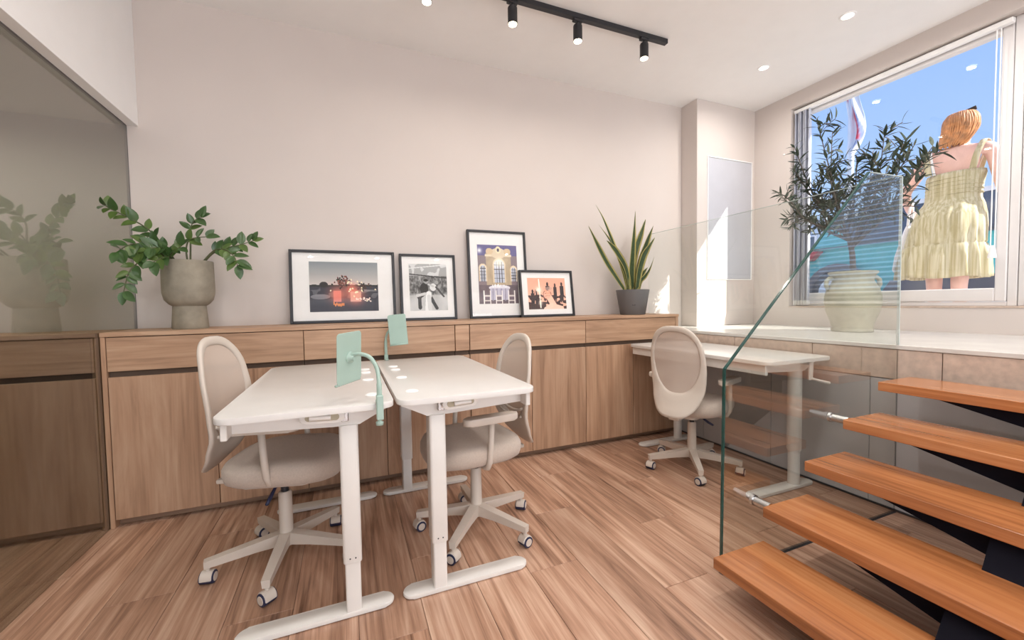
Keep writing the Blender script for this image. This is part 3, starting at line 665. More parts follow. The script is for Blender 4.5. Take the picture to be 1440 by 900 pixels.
# ------------------------------------------------------------------ leaves
def leaf_me(name, L, W, curl=.15, fold=.12, seg=6, tip=1.0, mt=None, edge=False):
    bm = BM(); rows = []
    for i in range(seg+1):
        s = i/seg; w_ = W/2*max(.04, sin(pi*min(1, s**.8))**.75) if i < seg else W*.01
        z = -curl*L*s*s; rows.append([bm.verts.new((s*L, y*w_, z+abs(y)*fold*w_*2)) for y in (-1, 0, 1)])
    for a, b in zip(rows, rows[1:]):
        for k in (0, 1): bm.faces.new((a[k], a[k+1], b[k+1], b[k]))
    bmesh.ops.recalc_face_normals(bm, faces=bm.faces)
    me = bpy.data.meshes.new(name); bm.to_mesh(me); bm.free()
    me.polygons.foreach_set('use_smooth', [True]*len(me.polygons))
    if mt: me.materials.append(mt)
    return me
def frame_mat(p, d, up):
    X = Vector(d).normalized(); Y = Vector(up).cross(X)
    if Y.length < 1e-4: Y = X.orthogonal()
    Y.normalize(); Z = X.cross(Y); M4 = Matrix((X, Y, Z)).transposed().to_4x4(); M4.translation = Vector(p); return M4
def spline(pts, n=8):
    pts = [Vector(p) for p in pts]; out = []
    for i in range(len(pts)-1):
        p0, p1, p2, p3 = pts[max(i-1, 0)], pts[i], pts[i+1], pts[min(i+2, len(pts)-1)]
        for k in range(n):
            s = k/n; out.append(.5*((2*p1)+(p2-p0)*s+(2*p0-5*p1+4*p2-p3)*s*s+(3*p1-p0-3*p2+p3)*s**3))
    return out+[pts[-1]]

# green plant in footed concrete pot
PX, PY = -.885, 3.06
zz = empty('potted_green_plant', (PX, PY, ZT), 0, 'green leafy plant in a brown footed concrete pot beside the glass', 'plant')
O = Vector((PX, PY, ZT))
obj('pot', lathe(BM(), [(.088, 0), (.092, .006), (.084, .13), (.083, .138), (.10, .15), (.121, .175), (.130, .215), (.131, .25), (.129, .408), (.126, .411), (.118, .409), (.117, .375), (0, .37)], 40), m_concrete, zz, angle=50)
obj('soil', lathe(BM(), [(.1165, .378), (.05, .388), (0, .39)], 20), m_soil, zz, smooth=True)
zl = [leaf_me('leaf', .082, .046, .10, .15, 6, mt=m_leafA), leaf_me('leaf', .074, .043, .18, .12, 6, mt=m_leafB), leaf_me('leaf', .066, .038, .05, .2, 6, mt=m_leafA)]
stems = [([(-.956,3.020,1.475),(-.982,2.980,1.578),(-1.024,2.940,1.651),(-1.085,2.890,1.701),(-1.14,2.850,1.733),(-1.165,2.835,1.752)], 7, .30),
 ([(-.970,3.020,1.475),(-.994,2.960,1.538),(-1.032,2.900,1.565),(-1.085,2.850,1.548),(-1.126,2.820,1.501)], 7, .25),
 ([(-.956,3.000,1.473),(-.992,2.950,1.496),(-1.029,2.880,1.480),(-1.072,2.840,1.421),(-1.091,2.830,1.366),(-1.103,2.820,1.289)], 6, .45),
 ([(-.943,3.000,1.474),(-.948,2.950,1.538),(-.973,2.900,1.547),(-1.007,2.870,1.534)], 6, .25),
 ([(-.950,2.990,1.474),(-.975,2.930,1.520),(-1.010,2.880,1.525),(-1.055,2.850,1.505)], 6, .2),
 ([(-.930,3.020,1.474),(-.950,2.990,1.530),(-.985,2.950,1.570),(-1.03,2.920,1.590)], 4, .3),
 ([(-.940,2.985,1.474),(-.945,2.930,1.500),(-.960,2.890,1.485),(-.985,2.860,1.460)], 4, .3),
 ([(-.936,3.000,1.478),(-.935,2.960,1.515),(-.891,2.930,1.546),(-.867,2.920,1.566)], 4, .3),
 ([(-.871,3.060,1.481),(-.866,3.060,1.598),(-.866,3.060,1.671),(-.840,3.050,1.731),(-.794,3.030,1.755)], 4, .55),
 ([(-.879,3.040,1.479),(-.880,3.030,1.559),(-.861,3.020,1.609),(-.816,3.000,1.625),(-.761,2.980,1.629)], 3, .5),
 ([(-.802,3.060,1.483),(-.750,3.050,1.540),(-.680,3.040,1.572),(-.602,3.030,1.595),(-.522,3.020,1.624)], 7, .3),
 ([(-.802,3.030,1.480),(-.730,3.000,1.552),(-.662,2.960,1.549),(-.614,2.930,1.504),(-.599,2.920,1.448)], 6, .3)]
for pts, n, t0 in stems:
    path = spline([Vector(p)-O for p in pts], 6); m_ = len(path)
    st = obj('stem', tube(BM(), path, [.0055-.0035*i/m_ for i in range(m_)], 7), m_stem, zz, smooth=True)
    for i in range(n):
        f = t0+(1-t0)*i/(n-1) if n > 1 else 1; k = min(m_-2, int(f*(m_-1))); p = path[k]; tg = (path[k+1]-path[k]).normalized()
        side = tg.cross(Vector((.15, -1, .35)).normalized())
        for s in (-1, 1):
            if i == n-1 and s == 1: d = tg
            else: d = (side*s*rnd.uniform(.7, 1.0) + tg*rnd.uniform(.35, .8) + Vector((0, rnd.uniform(-.35, .15), 0))).normalized()
            up = Vector((rnd.uniform(-.4, .4), -1, rnd.uniform(.3, 1.1)))
            if p.x+O.x < -1.10 and d.x < -.2: d = Vector((-.12*abs(d.x), d.y-.2, d.z)).normalized()
            lo = obj_me('leaf', zl[rnd.randrange(3)], None, st); lo.matrix_local = frame_mat(p, d, up) @ Matrix.Scale(rnd.uniform(.8, 1.1), 4)

# snake plant
SX, SY = 2.452, 3.075
sn = empty('potted_snake_plant', (SX, SY, ZT), 0, 'snake plant with yellow edged leaves in a dark grey tapered pot', 'plant'); O = Vector((SX, SY, ZT))
obj('pot', lathe(BM(), [(.108, 0), (.112, .004), (.149, .222), (.150, .226), (.144, .228), (.141, .2), (0, .198)], 40), m_dpot, sn, angle=50)
obj('maker_mark', prism(BM(), rrect(-.014, .014, .085, .094, .004), -.1262, -.1245, 'Y'), m_blk, sn, (0, 0, 0), (0, 0, R(-34)), label='small dark stamped mark')
obj('soil', lathe(BM(), [(.141, .204), (0, .21)], 20), m_soil, sn, smooth=True)
snk = [([(2.411,3.070,1.327),(2.369,3.066,1.450),(2.282,3.062,1.621),(2.196,3.058,1.794),(2.119,3.054,1.939),(2.037,3.050,2.049)], .042),
([(2.37,3.050,1.315),(2.248,3.040,1.416),(2.137,3.030,1.551),(2.029,3.010,1.699),(1.927,2.990,1.845)], .040),
([(2.403,3.070,1.327),(2.349,3.080,1.483),(2.264,3.090,1.687),(2.180,3.100,1.806),(2.105,3.110,1.892)], .032),
([(2.427,3.070,1.327),(2.371,3.057,1.494),(2.269,3.045,1.631),(2.199,3.032,1.690),(2.131,3.020,1.735)], .045),
([(2.451,3.070,1.327),(2.444,3.070,1.451),(2.453,3.070,1.588),(2.470,3.070,1.809),(2.483,3.070,2.026)], .062),
([(2.467,3.090,1.327),(2.470,3.092,1.485),(2.505,3.095,1.657),(2.582,3.108,1.833),(2.643,3.120,1.971)], .055),
([(2.483,3.060,1.327),(2.521,3.060,1.524),(2.599,3.060,1.715),(2.645,3.055,1.828),(2.674,3.050,1.901)], .060),
([(2.475,3.045,1.327),(2.502,3.040,1.451),(2.545,3.035,1.599),(2.579,3.017,1.676),(2.646,3.000,1.780)], .055),
([(2.508,3.070,1.327),(2.522,3.048,1.379),(2.560,3.025,1.430),(2.590,3.002,1.493),(2.620,2.980,1.602)], .036),
([(2.492,3.090,1.327),(2.541,3.095,1.394),(2.607,3.110,1.463),(2.675,3.130,1.519)], .040)]
def blade(pts, W, twist):
    path = spline(pts, 5); n = len(path); bm = BM(); rows = []; edge = []
    for i, p in enumerate(path):
        s = i/(n-1); t_ = (path[min(i+1, n-1)]-path[max(i-1, 0)]).normalized(); a = twist*(s-.2)
        sd = t_.cross(Vector((sin(a), -cos(a), .1))).normalized(); nr = sd.cross(t_)
        w_ = W*(.55+.45*sin(pi*min(1, s*1.1+.05)))*(1 if s < .7 else max(.03, 1-((s-.7)/.3)**1.6))*.62
        row = []
        for q in (-1, -.72, 0, .72, 1): row.append(bm.verts.new(p+sd*q*w_-nr*.25*w_*(1-q*q))); edge.append(abs(q))
        rows.append(row)
    for a0, b0 in zip(rows, rows[1:]):
        for k in range(4): bm.faces.new((a0[k], a0[k+1], b0[k+1], b0[k]))
    ext = bmesh.ops.solidify(bm, geom=list(bm.faces), thickness=.003)
    me = bpy.data.meshes.new('leaf'); bmesh.ops.recalc_face_normals(bm, faces=bm.faces); bm.to_mesh(me); bm.free()
    at = me.attributes.new('edge', 'FLOAT', 'POINT'); vals = (edge*3)[:len(me.vertices)]
    at.data.foreach_set('value', vals); me.polygons.foreach_set('use_smooth', [True]*len(me.polygons)); return me
for i, (pts, W) in enumerate(snk):
    pts = [Vector(p)-O for p in pts]; pts[0].z = .195
    obj_me('leaf', blade(pts, W, (.9, -.5, 1.2, -.8, .5, -.7, 1.0, -.4, .8, .3)[i]), m_snake, sn)

# olive tree in clay jar
TX, TY = 3.66, 1.955
ol = empty('potted_olive_tree', (TX, TY, PLAT_Z), 0, 'small olive tree in a pale clay jar with ear handles on the landing', 'plant'); O = Vector((TX, TY, PLAT_Z))
jar = obj('jar', lathe(BM(), [(.124, 0), (.130, .004), (.130, .016), (.126, .024), (.142, .09), (.166, .16), (.177, .22), (.176, .27), (.162, .33), (.138, .375), (.128, .395), (.127, .41), (.138, .435), (.154, .452), (.155, .462), (.147, .466), (.132, .45), (.12, .40), (0, .39)], 48), m_clay, ol, angle=60)
for a in (R(142), R(-38)):
    c, s = cos(a), sin(a)
    obj('handle', tube(BM(), [(r*c, r*s, z) for r, z in ((.128, .41), (.155, .418), (.172, .400), (.176, .365), (.162, .328))], [.014, .016, .016, .016, .014], 10), m_clay, jar, smooth=True)
obj('soil', lathe(BM(), [(.121, .40), (0, .405)], 20), m_soil, ol, smooth=True)
trunk_pts = [(TX, TY, 1.33), (3.665, 1.96, 1.5), (3.66, 1.975, 1.62), (3.66, 2.0, 1.72)]
trunk = obj('trunk', tube(BM(), [Vector(p)-O for p in spline(trunk_pts, 4)], [.021-.006*i/12 for i in range(13)], 10), m_bark, ol, smooth=True)
tips = [(3.55,2.17,2.635),(3.56,2.35,2.489),(3.72,2.150,2.56),(3.625,2.526,2.143),(3.62,2.40,2.33),(3.55,2.102,2.275),(3.70,1.962,2.279),(3.80,2.40,1.96),
        (3.625,1.819,2.275),(3.775,1.821,2.472),(3.55,1.543,2.226),(3.70,1.518,2.213),(3.82,1.614,2.052),(3.625,1.618,1.875),(3.775,2.125,2.124),(3.55,2.098,1.956),(3.70,2.005,1.93),(3.68,2.3,2.2),(3.6,1.72,2.1),(3.72,2.28,2.0),(3.5,2.35,2.05),(3.75,1.7,2.30)]
olm = [leaf_me('leaf', .088, .0185, .16, .2, 5, mt=m_olive), leaf_me('leaf', .078, .0165, -.2, .2, 5, mt=m_olive), leaf_me('leaf', .082, .018, .3, .15, 5, mt=m_olive2)]
leaves = []
for ti, tp in enumerate(tips):
    tp = Vector(tp); st = Vector(trunk_pts[3 if tp.y > 1.9 else 2]) + Vector((0, 0, -.08*rnd.random()))
    mid = st.lerp(tp, .5) + Vector((rnd.uniform(-.05, .05), rnd.uniform(-.06, .06), -.08+.05*rnd.random()))
    path = spline([st, mid, tp], 10); n = len(path)
    br = obj('branch', tube(BM(), [p-O for p in path], [.0085-.0065*i/n for i in range(n)], 6), m_bark, trunk, smooth=True)
    subs = [path[int(n*.35):]]
    tw = BM()
    for q in range(5):
        k = int(n*rnd.uniform(.45, .9)); p = path[k]; d = Vector((rnd.uniform(-.6, .6), rnd.uniform(-1, 1), rnd.uniform(-.4, .9))).normalized()*rnd.uniform(.09, .17)
        sp_ = spline([p, p+d*.5+Vector((0, 0, .012)), p+d], 5); subs.append(sp_); tube(tw, [x_-O for x_ in sp_], [.003]*len(sp_), 4)
    obj('twig', tw, m_bark, trunk)['kind'] = 'stuff'
    for sp_ in subs:
        ln = sum((b-a).length for a, b in zip(sp_, sp_[1:])); nl = max(4, int(ln/.0165))
        for j in range(nl):
            f = (j+rnd.random()*.6)/nl; k = min(len(sp_)-2, int(f*(len(sp_)-1))); p = sp_[k].lerp(sp_[k+1], rnd.random()); tg = (sp_[k+1]-sp_[k]).normalized()
            sd = tg.cross(Vector((rnd.uniform(-1, 1), rnd.uniform(-1, 1), rnd.uniform(-1, 1)))).normalized()
            d = (tg*rnd.uniform(.2, .9)+sd+Vector((0, 0, .15))).normalized()
            if (p+d*.09).x > 3.93: d.x = -abs(d.x)
            leaves.append((p-O, d, Vector((rnd.uniform(-.6, .6), rnd.uniform(-.6, .6), 1)), rnd.uniform(.75, 1.25), rnd.choice((0, 0, 1, 1, 2))))
rnd.shuffle(leaves)
rest = BM()
for i, (p, d, up, s, q) in enumerate(leaves):
    M4 = frame_mat(p, d, up) @ Matrix.Scale(s, 4)
    if i < 295: lo = obj_me('leaf', olm[q], None, trunk); lo.matrix_local = M4
    else:
        n0 = len(rest.verts); rest.from_mesh(olm[q]); rest.verts.ensure_lookup_table()
        for v in rest.verts[n0:]: v.co = M4 @ v.co
for f in rest.faces: f.smooth = True
fo = obj('foliage', rest, m_olive, ol, smooth=True); fo['kind'] = 'stuff'

# ------------------------------------------------------------------ stairs
TYN, TY0 = 1.185, -.02
sr = empty('floating_stair', (1.336, .58, 0), 0, 'open staircase of varnished orange wood treads on a dark steel beam', 'stairs')
OX = Vector((1.336, .58, 0)); fronts = [1.336, 1.621, 1.888, 2.162, 2.438]; zs = [.166, .314, .469, .624, .780]
for fx, z in zip(fronts, zs):
    obj('tread', box(BM(), -.145, .145, -(TYN-TY0)/2, (TYN-TY0)/2, -.022, .022, .002), m_tread, sr, (fx+.145-OX.x, (TYN+TY0)/2-OX.y, z-.022))
bm = BM(); poly = []
for fx, z in zip(fronts, zs): poly += [(fx+.05, z-.046), (fx+.23, z-.046)]
poly = [(fronts[0]-.0, .004), (fronts[0]+.0, zs[0]-.10)] + poly + [(PLAT_X-.002, .735), (PLAT_X-.002, .48)] + [(2.2, .20), (1.9, .004)]
prism(bm, [(x-OX.x, z) for x, z in poly], .30-OX.y, .625-OX.y, 'Y')
obj('stringer', bm, m_steel, sr)
for fx, z in zip(fronts, zs):
    prof = [(.625-OX.y, z-.0445), (.625-OX.y, z-.135), (1.02-OX.y, z-.047), (1.02-OX.y, z-.0445)]
    obj('bracket', prism(BM(), prof, fx+.06-OX.x, fx+.22-OX.x, 'X'), m_steel, sr)
# glass balustrades
GY = 1.277
def poly_glass(name, poly, axis, lo, hi, mt, parent, edges):
    return None
gs = empty('glass_balustrade', (2.1, GY, 0), 0, 'sloping frameless glass panel beside the stair with a dark green edge', 'balustrade')
P_ = [(1.486, .002), (2.806, .002), (2.806, 1.848), (2.508, 1.842), (1.50, .900)]
obj('glass_panel', prism(BM(), [(x-2.1, z) for x, z in P_], -.005, .005, 'Y'), m_bal, gs)
def edge_strip(bm, a, b, axis_y, t=.006, w_=.003):
    a = Vector((a[0]-2.1, 0, a[1])); b = Vector((b[0]-2.1, 0, b[1])); d = (b-a).normalized(); nrm = Vector((d.z, 0, -d.x))
    vs_ = [bm.verts.new(p+q*nrm*w_+Vector((0, y, 0))) for p in (a, b) for q in (-1, 1) for y in (-t, t)]
    for q in ((0,1,3,2),(4,6,7,5),(0,4,5,1),(2,3,7,6),(0,2,6,4),(1,5,7,3)): bm.faces.new([vs_[i] for i in q])
bm = BM(); edge_strip(bm, P_[0], P_[4], 0); edge_strip(bm, P_[4], P_[3], 0); obj('polished_edge', bm, m_edge, gs)
bm = BM(); edge_strip(bm, P_[3], P_[2], 0, .0055, .0015); edge_strip(bm, P_[2], (P_[2][0], PLAT_Z), 0, .006, .003); obj('polished_edge', bm, m_edgel, gs)
obj('floor_channel', box(BM(), 1.486-2.1, 2.806-2.1, -.011, .011, .0002, .0018), m_blk, gs)
obj('floor_clip', box(BM(), 1.49-2.1, 1.52-2.1, -.015, -.006, .001, .03, .002), m_steel, gs)
for fx, z in ((fronts[1], zs[1]), (fronts[3], zs[3])):
    obj('standoff', lathe(BM(), [(.024, -.0065), (.024, -.02), (.0185, -.022), (.0185, -(GY-TYN)+.001)], 18, (fx+.05-2.1, 0, z-.015), 'Y'), m_chrome, gs, angle=40)
gg = empty('glass_balustrade', (PLAT_X+.012, 2.2, PLAT_Z), 0, 'frameless glass guard along the landing edge above the third desk', 'balustrade')
obj('glass_panel', box(BM(), -.005, .005, GY+.008-2.2, WALL_Y-2.2-.004, .001, .925), m_guard, gg)
obj('polished_edge', box(BM(), -.0055, .0055, GY+.008-2.2, WALL_Y-2.2-.004, .924, .9265), m_edgel, gg)

# ------------------------------------------------------------------ lights in the ceiling, some added for brightness
def downlight(x, y, label, light=True):
    t = empty('downlight', (x, y, CEIL), 0, label, 'ceiling light', 'recessed ceiling lamps')
    obj('trim_ring', lathe(BM(), [(.050, -.0005), (.049, -.004), (.036, -.006), (.034, -.001)], 28), m_bulk, t, angle=40)
    obj('lamp_face', lathe(BM(), [(.0345, -.003), (.0, -.003)], 24), m_lit, t)
    if light: spot(x, y, CEIL-.02, DOWN_W, (1, .95, .89), .05)
def spot(x, y, z, en, col, size):
    l = bpy.data.lights.new('lamp_light', 'AREA'); l.shape = 'DISK'; l.size = size; l.energy = en; l.color = col; l.spread = R(170)
    o = bpy.data.objects.new('lamp_light', l); COL.objects.link(o); o.location = (x, y, z)
downlight(3.322, 1.833, 'recessed ceiling lamp nearest the window top')
downlight(3.369, 2.489, 'recessed ceiling lamp closest to the corner column')
for y in (1.17, .5, -.6, -1.7): spot(3.3, y, CEIL-.02, DOWN_W, (1, .97, .94), .05)  # added lights without fixtures, to brighten the window side
for x, y in ((-.6, 1.2), (.6, 1.2), (1.8, 1.2), (-.6, -.4), (.6, -.4), (1.8, -.4), (-.6, -1.9), (.6, -1.9), (1.8, -1.9)): spot(x, y, CEIL-.02, DOWN_W, (1, .97, .94), .07)  # added grid of lights without fixtures, for soft overall brightness
for x in (-1.7, -2.3, -2.9): spot(x, 2.55, 2.325, 8, (1, .97, .92), .3)  # added lights brightening the wall behind the tinted glass
tr = empty('track_light', (1.2, 2.497, CEIL), 0, 'black ceiling track with cylindrical spot heads', 'track light')
obj('rail', box(BM(), -1.4, 1.115, -.019, .019, -.034, -.0005, .002), m_blk, tr)
for i, x in enumerate((2.105, 1.537, 1.052, .50)):
    X = x-1.2
    h = obj('spot_head', lathe(BM(), [(.0285, -.178), (.0305, -.178), (.031, -.174), (.031, -.080), (.027, -.072), (.008, -.070)], 24, (X, 0, 0)), m_blk, tr, angle=40)
    obj('adapter', box(BM(), X-.035, X+.035, -.016, .016, -.052, -.0345, .003), m_blk, h); obj('swivel', tube(BM(), [(X, 0, -.05), (X, 0, -.075)], .0075, 10), m_blk, h)
    obj('bulb', lathe(BM(), [(.0272, -.1785), (.0268, -.182), (.0, -.186)], 20, (X, 0, 0)), m_litw, h)
    spot(x, 2.497, CEIL-.192, TRACK_W, (1, .92, .82), .05)

# ------------------------------------------------------------------ access panel, blinds, small wall things
ap = empty('access_panel', (3.698, 3.09, 1.405), 0, 'tall pale access panel on the corner column', 'panel'); a = .315
obj('panel_face', box(BM(), -a+.014, a-.014, -.006, -.001, .014, 1.218), mat('panel_white', (.53, .53, .57), .3), ap)
for q in ((-a, -a+.010, 0, 1.232), (a-.010, a, 0, 1.232), (-a+.010, a-.010, 0, .010), (-a+.010, a-.010, 1.222, 1.232)):
    obj('panel_gap', box(BM(), -a+.0102, a-.0102, -.0025, -.0008, .0102, 1.2218), m_joint, ap) if q[0] == -a and q[3] > 1 else None
    obj('panel_trim', box(BM(), q[0], q[1], -.009, -.001, q[2], q[3], .001), m_bulk, ap)
vb = empty('vertical_blind', (4.115, 2.63, OZ0), 0, 'grey vertical blind drawn to the left side of the window', 'blind')
obj('head_rail', box(BM(), -.02, .02, -1.33, .08, 1.862, 1.895, .003), m_bulk, vb)
sm = bpy.data.meshes.new('slat'); b_ = box(BM(), -.042, .042, -.0015, .0015, .05, 1.858); b_.to_mesh(sm); b_.free()
for k in range(9): obj_me('slat', sm, m_blind, vb, (0, .062-.0155*k, 0), (0, 0, R((12, 30, 20)[k % 3])))
wm = bpy.data.meshes.new('weight'); b_ = box(BM(), -.043, .043, -.003, .003, .012, .055); b_.to_mesh(wm); b_.free()
for k in range(9): obj_me('bottom_weight', wm, m_bulk, vb, (0, .062-.0155*k, 0), (0, 0, R(18)))
cp = empty('blind_cord', (4.11, 1.355, 1.0), 0, 'white blind cord with a small weight at the right side of the window', 'cord')
obj('cord', tube(BM(), [(0, 0, .5), (0, 0, 1.98)], .0035, 6), m_bulk, cp); obj('cord', tube(BM(), [(.0, .02, .5), (0, .02, 1.98)], .0035, 6), m_bulk, cp)
obj('weight', lathe(BM(), [(.022, .455), (.022, .465), (.012, .535), (.006, .54)], 14, (0, .01, 0)), m_bulk, cp, angle=40)
tag(obj('wall_hook', lathe(BM(), [(.008, 0), (.008, -.010), (.004, -.014)], 12, (WIN_X-.0005, 2.775, 2.62), 'X'), m_bulk), 'tiny white knob on the wall strip left of the window', 'hook')
bl = empty('slatted_blind', (4.128, .58, OZ0), 0, 'white horizontal slatted blind lowered in the right window', 'blind')
obj('head_rail', box(BM(), -.022, .022, -.62, .62, 1.865, 1.905, .003), m_bulk, bl)
hm = bpy.data.meshes.new('slat'); b_ = box(BM(), -.022, .022, -.61, .61, -.001, .001); b_.to_mesh(hm); b_.free(); hm.materials.append(m_slat)
for k in range(44): obj_me('slat', hm, m_slat, bl, (0, 0, .06+.0405*k), (0, R(28), 0))
obj('bottom_rail', box(BM(), -.02, .02, -.61, .61, .02, .04, .003), m_bulk, bl)

# ------------------------------------------------------------------ outside
struct('street', box(BM(), 4.34, 60, -40, 60, .80, .95), m_street, 'pale street level outside the window')
# car, local: +x to the right of the photo (world -Y), y away from the shop, z up
GZ = .95
car = empty('parked_car', (7.2, 2.2, GZ), 0, 'teal hatchback with a white roof parked outside the window', 'car')
car.rotation_euler = (0, 0, R(-90))
def car_body():
    # side silhouette x (front +), z ; widths vary with height
    side = [(-1.95, .42), (-1.97, .62), (-1.93, .85), (-1.80, .98), (-1.0, 1.0), (0, .98), (.9, .95), (1.35, .90), (1.85, .74), (1.95, .55), (1.93, .40), (1.86, .30), (-1.88, .30)]
    bm = BM(); rings = []
    for y, s, dz in ((-.70, .985, 0), (-.78, 1, 0), (-.80, .995, 0), (.80, .995, 0), (.78, 1, 0), (.70, .985, 0)):
        rings.append([(x*s, y*(1 if z < .8 else .97), z+dz) for x, z in side])
    return loft(bm, rings)
cb = obj('body', car_body(), m_teal, car, angle=35)
def slab_side(pts, y0, y1, ytop=None): return prism(BM(), pts, y0, y1, 'Y', .01, 1)
cabin = [(-1.78, .96), (-1.55, 1.33), (-1.25, 1.40), (.15, 1.42), (.45, 1.36), (1.05, .94)]
bm = BM(); loft(bm, [[(x, y*(1-.22*(z-.95)), z) for x, z in cabin] for y in (-.76, .76)]); obj('cabin', bm, m_carg, car, angle=35)
rf = [(-1.62, 1.30), (-1.53, 1.36), (-1.25, 1.42), (.15, 1.44), (.42, 1.385), (.36, 1.36), (.1, 1.385), (-1.2, 1.37), (-1.48, 1.32)]
obj('roof', loft(BM(), [[(x, y, z) for x, z in rf] for y in (-.70, .70)]), m_carw, car, angle=35)
for xs in ([(-1.80, .97), (-1.55, 1.34), (-1.42, 1.36), (-1.30, .97)], [(-.42, .97), (-.40, 1.38), (-.30, 1.38), (-.30, .97)], [(.98, .95), (.38, 1.39), (.46, 1.39), (1.10, .94)]):
    for s in (-1, 1):
        bm = BM(); loft(bm, [[(x, s*(.765*(1-.22*(z-.95))+o), z) for x, z in xs] for o in (-.02, .006)]); obj('pillar', bm, m_teal if xs[0][0] < -1 else m_clad, car)
obj('sill_cladding', prism(BM(), [(-.95, .22), (.85, .22), (.85, .50), (-.80, .46)], -.815, -.79, 'Y', .006, 1), m_clad, car)
obj('door_line', box(BM(), -.355, -.345, -.8045, -.795, .48, .97), m_clad, car); obj('door_handle', box(BM(), -.62, -.45, -.825, -.80, .82, .85, .005), m_carw, car)
for x in (-1.42, 1.20):
    arch = [(x+.42*cos(R(a)), .31+.42*sin(R(a))) for a in range(0, 181, 15)]
    obj('wheel_arch', prism(BM(), arch, -.812, -.78, 'Y', .006, 1), m_clad, car)
    for s in (-1, 1):
        wh = obj('wheel', lathe(BM(), [(.20, -.10), (.30, -.10), (.325, -.07), (.325, .07), (.30, .10), (.20, .10)], 28, (x, s*.745, .325), 'Y'), m_tyre, car, angle=40)
        if s < 0:
            bm = BM(); lathe(bm, [(.18, -.105), (.205, -.103), (.205, -.08), (.18, -.08)], 24, (x, s*.745, .325), 'Y')
            for k in range(5):
                a_ = R(90+72*k); tube(bm, [(x, s*.745-.09, .325), (x+.19*cos(a_), s*.745-.10, .325+.19*sin(a_))], [.035, .02], 6)
            obj('rim', bm, mat('rim_white', (.75, .75, .76), .3), wh)
for s in (-1, 1): obj('tail_light', prism(BM(), [(-1.955, .80), (-1.95, .95), (-1.66, .93), (-1.78, .80)], min(s*.66, s*.806), max(s*.66, s*.806), 'Y', .006, 1), m_red, car)
# flag on pole
fp = empty('flag_pole', (9.6, 5.20, GZ), 0, 'white pole with a limp red and white flag above the olive tree', 'flag')
obj('pole', tube(BM(), [(0, 0, 0), (0, 0, 5.5)], .055, 12), m_fpole, fp, smooth=True)
nx, nz = 16, 60; me = bpy.data.meshes.new('flag'); V = []; CO = []
def ss(a, b, x): t = min(1, max(0, (x-a)/(b-a))); return t*t*(3-2*t)
for j in range(nz+1):
    for i in range(nx+1):
        q = i/nx; zf = j/nz; z = 3.15+2.2*zf; wd = .14+.24*zf+.06*sin(zf*8)
        V.append((-.05-.06*sin(q*10+zf*4)*(.3+q), .06-.05*sin(zf*7)-wd*q, z-.08*q*sin(zf*5)))
        cen = .22+.16*sin(zf*5+.6) if zf > .52 else .22+1.35*(.52-zf)
        red = 1-ss(.10, .17, abs(q-cen)); 
        if zf < .12: red = 0
        blue = (1-ss(.06, .12, abs(q-.62-.25*sin(zf*9))))*(1-red)*.75
        c_ = [.80*(1-red)+.66*red, .80*(1-red)+.04*red, .82*(1-red)+.08*red]
        CO += [c_[0]*(1-blue)+.08*blue, c_[1]*(1-blue)+.14*blue, c_[2]*(1-blue)+.36*blue, 1]
Fc = [(j*(nx+1)+i, j*(nx+1)+i+1, (j+1)*(nx+1)+i+1, (j+1)*(nx+1)+i) for j in range(nz) for i in range(nx)]
me.from_pydata(V, [], Fc); ca = me.color_attributes.new('Col', 'FLOAT_COLOR', 'POINT'); ca.data.foreach_set('color', CO)
obj_me('flag', me, m_flag, fp, smooth=True).modifiers.new('thick', 'SOLIDIFY').thickness = .006
# far building across the street
fb = empty('far_building', (17, 12.2, GZ), 0, 'pale low building far across the street left of the tree', 'building')
obj('facade', box(BM(), 0, 3, -2.2, 2.2, 0, 3.3), mat('pale_blue_facade', (.50, .58, .68), .8), fb)
for k in range(4):
    wf = obj('window', box(BM(), -.06, .02, -1.9+k, -1.2+k, 1.4, 2.7, .01), m_pvc, fb); obj('pane', box(BM(), -.07, -.05, -1.83+k, -1.27+k, 1.47, 2.63), m_carg, wf)

# ------------------------------------------------------------------ woman outside, local: +x away from the shop, +y her left
WX, WY = 4.86, 1.87
wo_ = empty('person', (WX, WY, GZ), R(9), 'woman with red-blond hair in a cream sundress seen from behind outside', 'person')
def skin(name, verts, edges, rad, mt, parent, root=0, sub=2):
    me = bpy.data.meshes.new(name); me.from_pydata(verts, edges, []); me.materials.append(mt)
    o = bpy.data.objects.new(name, me); COL.objects.link(o); o.parent = parent
    sk = o.modifiers.new('skin', 'SKIN'); sk.use_smooth_shade = True; sk.branch_smoothing = .5
    for i, r in enumerate(rad): me.skin_vertices[0].data[i].radius = r if hasattr(r, '__len__') else (r, r)
    linked = {b for a, b in edges}
    for i in range(len(verts)):
        if i not in linked: me.skin_vertices[0].data[i].use_root = True
    s = o.modifiers.new('sub', 'SUBSURF'); s.levels = sub; s.render_levels = sub
    return o
V = []; E_ = []; Rr = []
def nd(p, r, par=None):
    V.append(p); Rr.append(r); i = len(V)-1
    if par is not None: E_.append((par, i))
    return i
pel = nd((0, 0, .95), (.15, .17)); wa = nd((.0, -.01, 1.12), (.12, .14), pel); ch = nd((-.01, -.03, 1.30), (.125, .155), wa); uc = nd((-.0, -.045, 1.44), (.09, .13), ch)
nb = nd((.0, -.055, 1.52), (.058, .062), uc); nk = nd((.015, -.06, 1.58), (.052, .052), nb); h0 = nd((.025, -.05, 1.64), (.08, .075), nk); h1 = nd((.025, -.045, 1.71), (.095, .085), h0); h2 = nd((.02, -.045, 1.765), (.06, .055), h1)
